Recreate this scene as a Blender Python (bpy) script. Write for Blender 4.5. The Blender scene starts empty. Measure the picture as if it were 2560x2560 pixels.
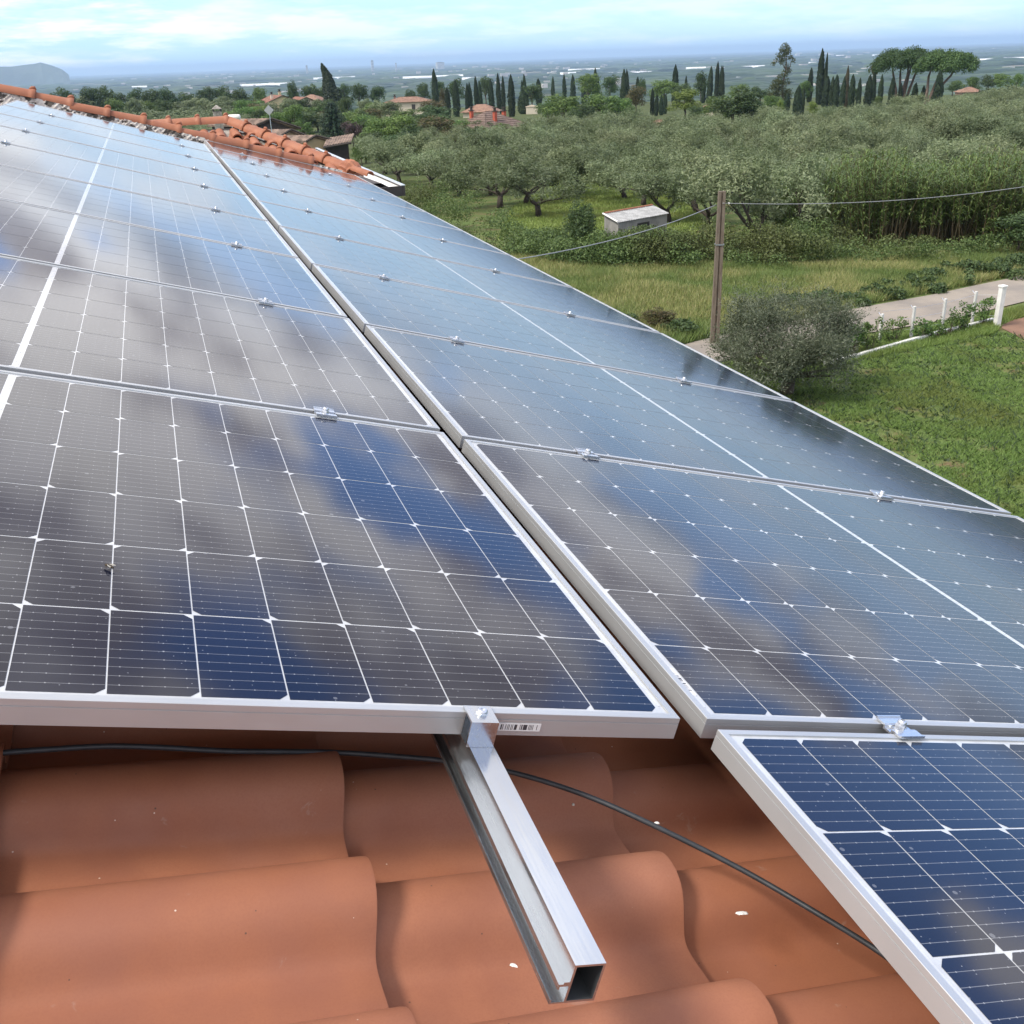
import bpy, math, random
import numpy as np
from mathutils import Matrix, Vector

# ------------------------------------------------------------------ camera
SC = bpy.context.scene
COL = SC.collection
RC = np.array([[0.9468207276, -0.3201613819, -0.0320499504],      # camera right, down, forward in world axes
               [-0.1583107911, -0.3768137678, -0.9126604395],
               [0.2801217649, 0.8691996744, -0.4074600871]])
CAM = np.array([-0.5134308125, -0.9382575458, 0.7581043554])
F = 2542.3726                                                     # focal length for a 2560 px frame
cd = bpy.data.cameras.new('camera'); cam = bpy.data.objects.new('camera', cd); COL.objects.link(cam)
cd.sensor_width = 36; cd.lens = 36 * F / 2560; cd.clip_start = 0.05; cd.clip_end = 90000
cam.matrix_world = Matrix(((RC[0][0], -RC[1][0], -RC[2][0], CAM[0]), (RC[0][1], -RC[1][1], -RC[2][1], CAM[1]),
                           (RC[0][2], -RC[1][2], -RC[2][2], CAM[2]), (0, 0, 0, 1)))
SC.camera = cam
# ------------------------------------------------------------------ light, sky, exposure
SUN_EL, SUN_AZ = math.radians(52), math.radians(-98)              # azimuth clockwise from +Y
world = bpy.data.worlds.new('World'); SC.world = world; world.use_nodes = True
nt = world.node_tree; nt.nodes.clear()
def wn(t, **k):
    n = nt.nodes.new(t)
    for a, b in k.items(): setattr(n, a, b)
    return n
sky = wn('ShaderNodeTexSky', sky_type='NISHITA', sun_disc=False)
sky.sun_elevation = SUN_EL; sky.sun_rotation = SUN_AZ; sky.air_density = 1.0; sky.dust_density = 0.6; sky.ozone_density = 2.0; sky.altitude = 100
bg1 = wn('ShaderNodeBackground'); bg1.inputs[1].default_value = 0.15
tint = wn('ShaderNodeMix', data_type='RGBA', blend_type='MULTIPLY'); tint.inputs[0].default_value = 1.0
tint.inputs[7].default_value = (0.85, 1.07, 1.48, 1)
nt.links.new(sky.outputs[0], tint.inputs[6]); nt.links.new(tint.outputs[2], bg1.inputs[0])
geo = wn('ShaderNodeTexCoord'); sep = wn('ShaderNodeSeparateXYZ'); nt.links.new(geo.outputs['Generated'], sep.inputs[0])
def wm(op, a, b=None, c=None):
    n = wn('ShaderNodeMath', operation=op)
    for i, v in enumerate((a, b, c)):
        if v is None: continue
        if isinstance(v, (int, float)): n.inputs[i].default_value = v
        else: nt.links.new(v, n.inputs[i])
    return n.outputs[0]
zc = wm('MAXIMUM', wm('ADD', sep.outputs[2], 0.13), 0.05)
comb = wn('ShaderNodeCombineXYZ')
nt.links.new(wm('DIVIDE', sep.outputs[0], zc), comb.inputs[0]); nt.links.new(wm('DIVIDE', sep.outputs[1], zc), comb.inputs[1])
def wnoise(scale, detail, off, rough=0.55):
    mp = wn('ShaderNodeMapping'); mp.inputs[1].default_value = off; nt.links.new(comb.outputs[0], mp.inputs[0])
    n = wn('ShaderNodeTexNoise'); n.inputs['Scale'].default_value = scale; n.inputs['Detail'].default_value = detail
    n.inputs['Roughness'].default_value = rough; nt.links.new(mp.outputs[0], n.inputs['Vector']); return n.outputs[0]
def wramp(v, a, b):
    m = wn('ShaderNodeMapRange', interpolation_type='SMOOTHSTEP'); nt.links.new(v, m.inputs[0])
    m.inputs[1].default_value = a; m.inputs[2].default_value = b; return m.outputs[0]
CLOUD_OFF = (3.1, 1.7, 0)
cover = wramp(wm('ADD', wnoise(1.15, 3.2, CLOUD_OFF), wm('MULTIPLY', sep.outputs[0], -0.12)), 0.365, 0.465)
dens = wnoise(1.9, 3, (9.0, 4.0, 0))
bg2 = wn('ShaderNodeBackground')
ccol = wn('ShaderNodeMix', data_type='RGBA'); nt.links.new(wramp(dens, 0.36, 0.60), ccol.inputs[0])
ccol.inputs[6].default_value = (0.47, 0.42, 0.42, 1); ccol.inputs[7].default_value = (1.45, 1.40, 1.36, 1)
nt.links.new(ccol.outputs[2], bg2.inputs[0]); bg2.inputs[1].default_value = 1.0
# the thin veil that whitens the lower sky, thicker to the left
low = wramp(sep.outputs[2], 0.21, 0.04)
leftish = wramp(sep.outputs[0], 0.45, -0.25)
lowf = wm('MINIMUM', wm('ADD', wm('MULTIPLY', cover, wm('ADD', 0.12, wm('MULTIPLY', leftish, 0.30))), 0.62), 1.0)
fac = wm('ADD', wm('MULTIPLY', wm('MULTIPLY', cover, 0.95), wm('SUBTRACT', 1.0, low)), wm('MULTIPLY', lowf, low))
lowsky = wn('ShaderNodeMix', data_type='RGBA'); nt.links.new(low, lowsky.inputs[0]); nt.links.new(ccol.outputs[2], lowsky.inputs[6]); lowcloud = wm('MULTIPLY', wramp(wnoise(1.15, 6, (5.3, 2.2, 0), 0.6), 0.44, 0.62), wm('ADD', 0.45, wm('MULTIPLY', leftish, 0.55)))
lowcol = wn('ShaderNodeMix', data_type='RGBA'); nt.links.new(lowcloud, lowcol.inputs[0]); lowcol.inputs[6].default_value = (0.50, 0.74, 1.00, 1); lowcol.inputs[7].default_value = (0.98, 0.99, 1.0, 1)
nt.links.new(lowcol.outputs[2], lowsky.inputs[7])
nt.links.new(lowsky.outputs[2], bg2.inputs[0])
ms = wn('ShaderNodeMixShader'); nt.links.new(fac, ms.inputs[0]); nt.links.new(bg1.outputs[0], ms.inputs[1]); nt.links.new(bg2.outputs[0], ms.inputs[2])
wo = wn('ShaderNodeOutputWorld'); nt.links.new(ms.outputs[0], wo.inputs[0])
sd = bpy.data.lights.new('sun', 'SUN'); sun = bpy.data.objects.new('sun', sd); COL.objects.link(sun)
sd.energy = 2.8; sd.angle = math.radians(12); sd.color = (1.0, 0.94, 0.84)
sdir = Vector((math.cos(SUN_EL) * math.sin(SUN_AZ), math.cos(SUN_EL) * math.cos(SUN_AZ), math.sin(SUN_EL)))
sun.rotation_euler = sdir.to_track_quat('Z', 'Y').to_euler()
SC.view_settings.view_transform = 'Standard'; SC.view_settings.look = 'None'
SC.view_settings.exposure = 0.48; SC.view_settings.gamma = 1.0; SC.view_settings.use_curve_mapping = False
SC.cycles.max_bounces = 8; SC.cycles.diffuse_bounces = 3; SC.cycles.glossy_bounces = 3; SC.cycles.transmission_bounces = 4
SC.cycles.volume_bounces = 2; SC.cycles.transparent_max_bounces = 8; SC.cycles.use_denoising = True
SC.cycles.sample_clamp_indirect = 6; SC.cycles.caustics_reflective = False; SC.cycles.caustics_refractive = False

# ------------------------------------------------------------------ helpers
rnd = random.Random(7); NR = np.random.default_rng(7)
def link(o): COL.objects.link(o); return o
def tag(o, label=None, cat=None, group=None, kind=None):
    if label: o['label'] = label
    if cat: o['category'] = cat
    if group: o['group'] = group
    if kind: o['kind'] = kind
    return o
def empty(name, loc=(0, 0, 0), **k):
    o = link(bpy.data.objects.new(name, None)); o.location = Vector(loc); o.empty_display_size = 0.2
    return tag(o, **k)
def mesh(name, V, Fc, smooth=False):
    """V: Nx3, Fc: list of lists or an MxK array of one face size"""
    me = bpy.data.meshes.new(name)
    if isinstance(Fc, np.ndarray) and len(Fc):
        V = np.asarray(V, np.float32); k = Fc.shape[1]; m = len(Fc)
        me.vertices.add(len(V)); me.vertices.foreach_set('co', V.ravel())
        me.loops.add(m * k); me.loops.foreach_set('vertex_index', Fc.astype(np.int32).ravel())
        me.polygons.add(m); me.polygons.foreach_set('loop_start', np.arange(0, m * k, k, dtype=np.int32))
        me.update(calc_edges=True)
    else:
        me.from_pydata([tuple(map(float, v)) for v in V], [], [tuple(f) for f in Fc]); me.update()
    if smooth: me.polygons.foreach_set('use_smooth', [True] * len(me.polygons))
    return me
def obj(name, me, mat=None, parent=None, mw=None, **k):
    if mat is not None and not len(me.materials):
        for m in (mat if isinstance(mat, (list, tuple)) else [mat]): me.materials.append(m)
    o = link(bpy.data.objects.new(name, me))
    if parent is not None: o.parent = parent
    if mw is not None: o.matrix_basis = mw
    return tag(o, **k)
class MB:
    """collects shapes into one mesh"""
    def __init__(s): s.V = []; s.F = []; s.M = []; s.mi = 0
    def add(s, V, Fc):
        b = len(s.V); s.V += [tuple(map(float, v)) for v in V]
        for f in Fc: s.F.append(tuple(b + i for i in f)); s.M.append(s.mi)
        return s
    def box(s, a, b):
        (x0, y0, z0), (x1, y1, z1) = a, b
        return s.add([(x0, y0, z0), (x1, y0, z0), (x1, y1, z0), (x0, y1, z0), (x0, y0, z1), (x1, y0, z1), (x1, y1, z1), (x0, y1, z1)],
                     [(0, 3, 2, 1), (4, 5, 6, 7), (0, 1, 5, 4), (1, 2, 6, 5), (2, 3, 7, 6), (3, 0, 4, 7)])
    def bevbox(s, a, b, w):
        """box with its vertical and top edges chamfered"""
        (x0, y0, z0), (x1, y1, z1) = a, b
        def ring(d, z): 
            e = w
            return [(x0 + d + e, y0 + d, z), (x1 - d - e, y0 + d, z), (x1 - d, y0 + d + e, z), (x1 - d, y1 - d - e, z),
                    (x1 - d - e, y1 - d, z), (x0 + d + e, y1 - d, z), (x0 + d, y1 - d - e, z), (x0 + d, y0 + d + e, z)]
        V = ring(0, z0) + ring(0, z1 - w) + ring(w * .7, z1)
        Fc = [tuple(range(7, -1, -1)), tuple(range(16, 24))]
        for r in range(2):
            for i in range(8): Fc.append((r * 8 + i, r * 8 + (i + 1) % 8, r * 8 + 8 + (i + 1) % 8, r * 8 + 8 + i))
        return s.add(V, Fc)
    def tube(s, pts, rad, n=8, cap=True):
        pts = [Vector(p) for p in pts]; rad = rad if isinstance(rad, (list, tuple)) else [rad] * len(pts)
        V = []; up = Vector((0, 0, 1)); prev = None
        for i, p in enumerate(pts):
            t = (pts[min(i + 1, len(pts) - 1)] - pts[max(i - 1, 0)]).normalized()
            if prev is None:
                a = t.cross(up if abs(t.z) < .95 else Vector((1, 0, 0))).normalized()
            else: a = (prev - t * prev.dot(t)).normalized()
            prev = a; b = t.cross(a)
            for k in range(n):
                w = 2 * math.pi * k / n; V.append(p + (a * math.cos(w) + b * math.sin(w)) * rad[i])
        Fc = [(i * n + k, i * n + (k + 1) % n, (i + 1) * n + (k + 1) % n, (i + 1) * n + k) for i in range(len(pts) - 1) for k in range(n)]
        if cap: Fc += [tuple(range(n - 1, -1, -1)), tuple((len(pts) - 1) * n + k for k in range(n))]
        return s.add(V, Fc)
    def lathe(s, prof, n=12, c=(0, 0, 0)):
        V = [(c[0] + r * math.cos(2 * math.pi * k / n), c[1] + r * math.sin(2 * math.pi * k / n), c[2] + z) for r, z in prof for k in range(n)]
        Fc = [(i * n + k, i * n + (k + 1) % n, (i + 1) * n + (k + 1) % n, (i + 1) * n + k) for i in range(len(prof) - 1) for k in range(n)]
        Fc += [tuple(range(n - 1, -1, -1)), tuple((len(prof) - 1) * n + k for k in range(n))]
        return s.add(V, Fc)
    def me(s, name, smooth=False):
        m = mesh(name, s.V, s.F, smooth)
        if any(s.M): m.polygons.foreach_set('material_index', s.M)
        return m
    def build(s, name, mat, parent=None, mw=None, smooth=False, **k): return obj(name, s.me(name, smooth), mat, parent, mw, **k)
def smooth_by_angle(me, deg=35):
    me.polygons.foreach_set('use_smooth', [True] * len(me.polygons)); me.update()
    try: me.set_sharp_from_angle(angle=math.radians(deg))
    except Exception: pass
# the roof plane: u down the slope, v along the eave, n out of the roof
PM = np.array([[0.9601134809792627, 0.001768101027683436, 0.279605038331999], [0.0, 0.9999800068535515, -0.006323439979222686],
               [-0.2796106286282457, 0.00607121997021493, 0.9600942852898305]])
def W(u, v, n=0): return Vector(PM @ np.array([u, v, n]))
def PMAT(u=0, v=0, n=0, rot=0):
    p = PM @ np.array([u, v, n]); m = np.eye(4); m[:3, :3] = PM; m[:3, 3] = p
    return Matrix(m.tolist()) @ Matrix.Rotation(rot, 4, 'Z')
# terrain
GR = [0, 42, 120, 230, 335, 450, 800, 1500, 3000, 36000]
GZ = [-7.75, -7.75, -8.9, -10.7, -12.7, -17.5, -42, -68, -72, -72]
def gz(x, y):
    r = np.hypot(np.asarray(x) - CAM[0], np.asarray(y) - CAM[1]); return np.interp(r, GR, GZ)
def ray(px, py): return RC.T @ np.array([(px - 1280) / F, (py - 1280) / F, 1.0])
_hr = np.geomspace(1, 35500, 9000)
_hs = np.maximum.accumulate((np.interp(_hr, GR, GZ) - CAM[2]) / _hr); _hs += np.arange(len(_hs)) * 1e-12
def hits(px, py):
    """the spots of ground seen along lines of sight (px of the 2560 frame)"""
    px, py = np.asarray(px, float), np.asarray(py, float)
    d = np.stack([(px - 1280) / F, (py - 1280) / F, np.ones_like(px)], -1) @ RC
    h = np.hypot(d[..., 0], d[..., 1]); r = np.interp(d[..., 2] / h, _hs, _hr)
    return np.stack([CAM[0] + d[..., 0] / h * r, CAM[1] + d[..., 1] / h * r, np.interp(r, GR, GZ)], -1)
def hit(px, py): return Vector(hits(px, py))
def at(px, py, dist):
    """the point at a horizontal distance along a line of sight"""
    d = ray(px, py); d = d / np.hypot(d[0], d[1]); return Vector(CAM + d * dist)
def hdist(p): return math.hypot(p[0] - CAM[0], p[1] - CAM[1])

# ------------------------------------------------------------------ materials
def new_mat(name):
    m = bpy.data.materials.new(name); m.use_nodes = True; t = m.node_tree; t.nodes.clear()
    return m, t
class NB:
    def __init__(s, t): s.t = t
    def n(s, typ, **k):
        x = s.t.nodes.new(typ)
        for a, b in k.items(): setattr(x, a, b)
        return x
    def L(s, a, b): s.t.links.new(a, b)
    def m(s, op, *v, clamp=False):
        x = s.n('ShaderNodeMath', operation=op); x.use_clamp = clamp
        for i, a in enumerate(v):
            if isinstance(a, (int, float)): x.inputs[i].default_value = a
            else: s.L(a, x.inputs[i])
        return x.outputs[0]
    def noise(s, vec, scale, detail=3, rough=.55, dist=0, col=False):
        x = s.n('ShaderNodeTexNoise'); x.inputs['Scale'].default_value = scale; x.inputs['Detail'].default_value = detail
        x.inputs['Roughness'].default_value = rough; x.inputs['Distortion'].default_value = dist
        if vec is not None: s.L(vec, x.inputs['Vector'])
        return x.outputs[1 if col else 0]
    def map(s, v, a, b, c=0, d=1, sm=True):
        x = s.n('ShaderNodeMapRange'); x.interpolation_type = 'SMOOTHSTEP' if sm else 'LINEAR'; s.L(v, x.inputs[0])
        for i, q in enumerate((a, b, c, d)): x.inputs[i + 1].default_value = q
        return x.outputs[0]
    def mix(s, f, a, b, mode='MIX'):
        x = s.n('ShaderNodeMix', data_type='RGBA', blend_type=mode)
        if isinstance(f, (int, float)): x.inputs[0].default_value = f
        else: s.L(f, x.inputs[0])
        for i, q in ((6, a), (7, b)):
            if isinstance(q, tuple): x.inputs[i].default_value = q if len(q) == 4 else q + (1,)
            else: s.L(q, x.inputs[i])
        return x.outputs[2]
    def ramp(s, v, stops):
        x = s.n('ShaderNodeValToRGB'); e = x.color_ramp.elements
        while len(e) < len(stops): e.new(0.5)
        for i, (p, c) in enumerate(stops): e[i].position = p; e[i].color = c + (1,)
        s.L(v, x.inputs[0]); return x.outputs[0]
    def scale(s, vec, sc):
        x = s.n('ShaderNodeMapping'); x.inputs[3].default_value = sc; s.L(vec, x.inputs[0]); return x.outputs[0]
    def bump(s, h, strength, dist):
        x = s.n('ShaderNodeBump'); x.inputs[0].default_value = strength; x.inputs[1].default_value = dist; s.L(h, x.inputs[2]); return x.outputs[0]
    def bsdf(s, **k):
        x = s.n('ShaderNodeBsdfPrincipled'); o = s.n('ShaderNodeOutputMaterial'); s.L(x.outputs[0], o.inputs[0])
        for a, b in k.items():
            a = {'base': 'Base Color', 'rough': 'Roughness', 'metal': 'Metallic', 'coat': 'Coat Weight', 'coatr': 'Coat Roughness', 'ior': 'IOR',
                 'spec': 'Specular IOR Level', 'normal': 'Normal', 'coatn': 'Coat Normal', 'trans': 'Transmission Weight', 'coatior': 'Coat IOR'}[a]
            if isinstance(b, (int, float)): x.inputs[a].default_value = b
            elif isinstance(b, tuple): x.inputs[a].default_value = b if len(b) == 4 else b + (1,)
            else: s.L(b, x.inputs[a])
        return x
def simple(name, c, rough=.6, metal=0, var=.15, scale=20, bump=0, spec=.5, coord='Object'):
    m, t = new_mat(name); b = NB(t); tc = b.n('ShaderNodeTexCoord').outputs[coord]
    n = b.noise(tc, scale, 4); f = b.map(n, .3, .7, 1 - var, 1 + var)
    x = b.n('ShaderNodeVectorMath', operation='SCALE'); x.inputs[0].default_value = c; b.L(f, x.inputs['Scale'])
    k = dict(base=x.outputs[0], rough=rough, metal=metal, spec=spec)
    if bump: k['normal'] = b.bump(n, .5, bump)
    b.bsdf(**k); return m
GLASS_ROUGH = 0.065
def mat_cell():
    m, t = new_mat('solar_cell_silicon'); b = NB(t); tc = b.n('ShaderNodeTexCoord').outputs['Object']
    s = b.n('ShaderNodeSeparateXYZ'); b.L(tc, s.inputs[0])
    # ten printed busbars per cell, running along u, with small solder pads
    k = b.m('FRACT', b.m('ADD', b.m('MULTIPLY', s.outputs[1], 1 / .0184), 100.5))
    d = b.m('ABSOLUTE', b.m('SUBTRACT', k, .5))
    line = b.m('LESS_THAN', d, .022)
    ku = b.m('ABSOLUTE', b.m('SUBTRACT', b.m('FRACT', b.m('ADD', b.m('MULTIPLY', s.outputs[0], 1 / .0225), 100.)), .5))
    pad = b.m('MULTIPLY', b.m('LESS_THAN', ku, .03), b.m('LESS_THAN', d, .05))
    lm = b.m('MAXIMUM', b.m('MULTIPLY', line, .30), b.m('MULTIPLY', pad, .5))
    info = b.n('ShaderNodeObjectInfo').outputs['Random']
    c = b.mix(info, (.0035, .0050, .0150), (.0060, .0085, .0240))
    g = b.n('ShaderNodeNewGeometry').outputs['Position']
    # dried rain drops and dust on the glass over the cell
    v = b.n('ShaderNodeTexVoronoi'); v.inputs['Scale'].default_value = 34; b.L(g, v.inputs['Vector'])
    keep = b.m('GREATER_THAN', b.n_sep(v.outputs['Color']), .72)
    size = b.m('MULTIPLY', b.noise(g, 60, 1), .18)
    ringd = b.m('LESS_THAN', v.outputs['Distance'], size)
    drop = b.m('MULTIPLY', b.m('MULTIPLY', keep, ringd), .22)
    v2 = b.n('ShaderNodeTexVoronoi'); v2.inputs['Scale'].default_value = 130; b.L(g, v2.inputs['Vector'])
    fleck = b.m('MULTIPLY', b.m('LESS_THAN', v2.outputs['Distance'], .10), b.m('MULTIPLY', b.m('GREATER_THAN', b.n_sep(v2.outputs['Color']), .8), .4))
    dust = b.map(b.noise(g, 2.3, 4), .35, .75, .004, .016)
    c = b.mix(lm, c, (.55, .56, .58)); c = b.mix(b.m('MAXIMUM', b.m('MAXIMUM', drop, fleck), dust), c, (.48, .50, .54))
    fine = b.noise(g, 900, 2)
    b.bsdf(base=c, rough=.5, spec=.0, coat=1.0, coatr=GLASS_ROUGH, coatior=1.45, coatn=b.bump(fine, .03, .0006))
    return m
NB.n_sep = lambda s, col: (lambda x: (s.L(col, x.inputs[0]), x.outputs[0])[1])(s.n('ShaderNodeSeparateColor'))
def glazed(name, c, var=.04):
    m, t = new_mat(name); b = NB(t); g = b.n('ShaderNodeNewGeometry').outputs['Position']
    n = b.noise(g, 40, 3); col = b.mix(b.map(n, .3, .7), c, tuple(q * (1 - var * 4) for q in c))
    b.bsdf(base=col, rough=.5, spec=.3, coat=1.0, coatr=GLASS_ROUGH, coatior=1.45); return m
def mat_alu(name, c=(.62, .63, .64), rough=.38, metal=.75, stretch=(2, 60, 60)):
    m, t = new_mat(name); b = NB(t); tc = b.n('ShaderNodeTexCoord').outputs['Object']
    n = b.noise(b.scale(tc, stretch), 8, 4); g = b.noise(tc, 5, 3)
    col = b.mix(b.map(g, .3, .7), c, tuple(q * .9 for q in c))
    b.bsdf(base=col, rough=b.map(n, .2, .8, rough - .07, rough + .09), metal=metal, normal=b.bump(n, .02, .0003)); return m
def mat_tile():
    m, t = new_mat('terracotta'); b = NB(t); g = b.n('ShaderNodeNewGeometry').outputs['Position']
    info = b.n('ShaderNodeObjectInfo').outputs['Random']
    c = b.mix(info, (.325, .126, .066), (.360, .146, .080))
    c = b.mix(b.map(b.noise(g, 7, 5), .35, .7), c, (.285, .112, .066))
    c = b.mix(b.map(b.noise(g, 2.2, 3), .5, .75, 0, .6), c, (.37, .175, .115))
    c = b.mix(b.map(b.noise(g, 400, 2), .35, .75, 0, .25), c, (.24, .085, .05))
    v = b.n('ShaderNodeTexVoronoi'); v.inputs['Scale'].default_value = 75; b.L(g, v.inputs['Vector'])
    r = b.n_sep(v.outputs['Color'])
    sz = b.m('MULTIPLY', b.m('POWER', r, 3.0), .085)
    dark = b.m('MULTIPLY', b.m('LESS_THAN', v.outputs['Distance'], sz), b.m('GREATER_THAN', r, .93))
    v3 = b.n('ShaderNodeTexVoronoi'); v3.inputs['Scale'].default_value = 48; b.L(g, v3.inputs['Vector']); r3 = b.n_sep(v3.outputs['Color'])
    lite = b.m('MULTIPLY', b.m('LESS_THAN', v3.outputs['Distance'], .045), b.m('GREATER_THAN', r3, .72))
    st = b.map(b.noise(b.scale(g, (5, 9, 9)), 3.3, 6, .62, 1.0), .66, .74, 0, .3)
    c = b.mix(st, c, (.42, .33, .28)); c = b.mix(b.m('MULTIPLY', dark, .75), c, (.05, .04, .035)); c = b.mix(lite, c, (.62, .50, .42))
    h = b.noise(g, 700, 3)
    b.bsdf(base=c, rough=b.map(b.noise(g, 15, 3), .3, .7, .52, .72), spec=.38, normal=b.bump(h, .10, .0006)); return m
def mat_leaf(name, c1, c2, c3, trans=.35, rough=.55, objvar=.25, patch=None):
    m, t = new_mat(name); b = NB(t); g = b.n('ShaderNodeNewGeometry'); info = b.n('ShaderNodeObjectInfo').outputs['Random']
    c = b.ramp(g.outputs['Random Per Island'], [(0, c1), (.5, c2), (1, c3)])
    hsv = b.n('ShaderNodeHueSaturation'); b.L(c, hsv.inputs['Color'])
    b.L(b.map(info, 0, 1, 1 - objvar, 1 + objvar, False), hsv.inputs['Value'])
    b.L(b.map(b.m('FRACT', b.m('MULTIPLY', info, 7.3)), 0, 1, .485, .515, False), hsv.inputs['Hue'])
    c = hsv.outputs[0]
    if patch: c = b.mix(b.map(b.noise(g.outputs['Position'], patch[1], 3), .45, .65, 0, patch[2]), c, patch[0])
    p = b.n('ShaderNodeBsdfPrincipled'); b.L(c, p.inputs['Base Color']); p.inputs['Roughness'].default_value = rough
    p.inputs['Specular IOR Level'].default_value = .3
    tr = b.n('ShaderNodeBsdfTranslucent'); b.L(b.mix(.5, c, (.12, .16, .03)), tr.inputs[0])
    mx = b.n('ShaderNodeMixShader'); mx.inputs[0].default_value = trans; b.L(p.outputs[0], mx.inputs[1]); b.L(tr.outputs[0], mx.inputs[2])
    o = b.n('ShaderNodeOutputMaterial'); b.L(mx.outputs[0], o.inputs[0]); return m
MC = mat_cell()
M_SHEET = glazed('white_backsheet', (.56, .58, .60)); M_RIB = glazed('tinned_ribbon', (.60, .62, .65), .03)
M_FRAME = mat_alu('anodised_frame', (.54, .56, .58), .42, .55)
M_RAIL = mat_alu('mill_aluminium_rail', (.64, .67, .70), .20, .95, (30, 1.5, 30))
M_ZINC = mat_alu('zinc_steel', (.66, .69, .74), .28, .85)
M_TILE = mat_tile()
M_MORTAR = simple('old_mortar', (.27, .25, .225), .95, var=.35, scale=9, bump=.01)
M_WHITEMORTAR = simple('flaking_white_mortar', (.60, .57, .53), .9, var=.15, scale=25, bump=.004)
M_CABLE = simple('black_cable_rubber', (.026, .030, .036), .45, var=.2, scale=60)
M_WHITE = simple('white_paint', (.74, .74, .72), .6, var=.08, scale=4)
M_BARK = simple('grey_bark', (.085, .068, .052), .95, var=.35, scale=12, bump=.02)
M_DARKBARK = simple('dark_bark', (.050, .040, .032), .95, var=.35, scale=12, bump=.02)
M_PINEBARK = simple('pine_bark', (.135, .10, .08), .95, var=.3, scale=6, bump=.03)
M_WOODPOLE = None
M_OLIVE = mat_leaf('olive_leaves', (.130, .172, .086), (.192, .236, .128), (.262, .300, .178), .22, patch=((.085, .125, .050), .25, .6))
M_OLIVE2 = mat_leaf('silver_olive_leaves', (.058, .076, .048), (.098, .120, .078), (.170, .190, .135), .18)
M_CYP = mat_leaf('cypress_foliage', (0.014, 0.028, 0.016), (0.025, 0.044, 0.023), (0.039, 0.060, 0.030), .1, objvar=.3)
M_CYPB = mat_leaf('browned_cypress_foliage', (.06, .045, .032), (.075, .06, .038), (.05, .055, .03), .1)
M_DARKGREEN = mat_leaf('dark_leaves', (0.026, 0.051, 0.020), (0.049, 0.089, 0.031), (0.086, 0.136, 0.049), .25)
M_CONIFER = mat_leaf('conifer_needles', (.014, .032, .018), (.024, .052, .026), (.042, .080, .036), .1)
M_GREEN = mat_leaf('green_leaves', (0.054, 0.109, 0.030), (0.099, 0.175, 0.046), (0.167, 0.258, 0.076), .3)
M_BRIGHT = mat_leaf('bright_leaves', (.09, .14, .03), (.16, .23, .05), (.25, .33, .09), .35)
M_BROWNISH = mat_leaf('rusty_green_leaves', (.05, .06, .025), (.09, .085, .035), (.13, .09, .045), .25)
M_EUC = mat_leaf('eucalyptus_leaves', (.050, .065, .022), (.090, .110, .038), (.150, .165, .070), .25)
M_PURPLE = mat_leaf('purple_leaves', (.035, .022, .028), (.06, .038, .045), (.09, .06, .065), .2)
M_PINE = mat_leaf('pine_needles', (0.034, 0.070, 0.022), (0.056, 0.106, 0.031), (0.095, 0.157, 0.050), .2)
M_BRAMBLE = mat_leaf('bramble_leaves', (0.057, 0.112, 0.035), (0.112, 0.194, 0.057), (0.203, 0.305, 0.100), .25, patch=((.11, .065, .035), .35, .35))
M_REED = mat_leaf('reed_leaves', (.095, .165, .042), (.170, .250, .072), (.280, .350, .130), .35, patch=((.16, .17, .07), .3, .15))
M_CANE = mat_leaf('dry_canes', (.11, .085, .045), (.16, .13, .075), (.09, .10, .04), .1)
M_GRASS = mat_leaf('lawn_grass', (.130, .210, .048), (.190, .280, .072), (.270, .350, .120), .35, patch=((.19, .22, .06), .45, .7))
M_MEADOW = mat_leaf('meadow_grass', (.170, .250, .075), (.310, .360, .130), (.520, .490, .240), .35, patch=((.13, .22, .06), .28, .75))

# ------------------------------------------------------------------ ground
def mat_ground():
    m, t = new_mat('ground_cover'); b = NB(t); g = b.n('ShaderNodeNewGeometry').outputs['Position']
    flat = b.scale(g, (1, 1, 0))
    ln = b.n('ShaderNodeVectorMath', operation='LENGTH'); b.L(flat, ln.inputs[0]); r = ln.outputs['Value']
    near = b.mix(b.map(b.noise(g, .9, 5), .35, .7), (.10, .145, .044), (.16, .165, .07))
    near = b.mix(b.map(b.noise(g, .9, 6, .7), .52, .66, 0, .85), near, (.15, .10, .06))
    near = b.mix(b.map(b.noise(g, 9, 4), .4, .7, 0, .5), near, (.035, .080, .014))
    near = b.mix(b.map(r, 45, 110, 0, .75), near, b.mix(b.map(b.noise(g, .12, 5), .35, .65), (.045, .062, .028), (.080, .096, .042)))
    # the plain: fields of many crops, woods between
    v = b.n('ShaderNodeTexVoronoi'); v.inputs['Scale'].default_value = .0042; b.L(b.scale(g, (1, .75, 0)), v.inputs['Vector'])
    fc = b.n_sep(v.outputs['Color'])
    field = b.ramp(fc, [(0, (.022, .036, .020)), (.35, (.036, .052, .026)), (.6, (.06, .072, .038)), (.8, (.11, .10, .06)), (1, (.24, .21, .15))])
    wood = b.map(b.noise(b.scale(g, (1, .6, 0)), .0016, 5, .6), .46, .56)
    field = b.mix(wood, field, (.028, .045, .026))
    speck = b.map(b.noise(b.scale(g, (1, .5, 0)), .016, 3, .7), .66, .72, 0, .55)
    field = b.mix(speck, field, (.34, .32, .29))
    c = b.mix(b.map(r, 500, 1500), near, field)
    b.bsdf(base=c, rough=.95, spec=.1, normal=b.bump(b.noise(g, 14, 4), .6, .05)); return m
NA = 240
rr = [0.0] + list(np.geomspace(2, 36000, 120))
rr = sorted(set(rr + GR[1:]))
V = [(CAM[0], CAM[1], GZ[0])]
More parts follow.
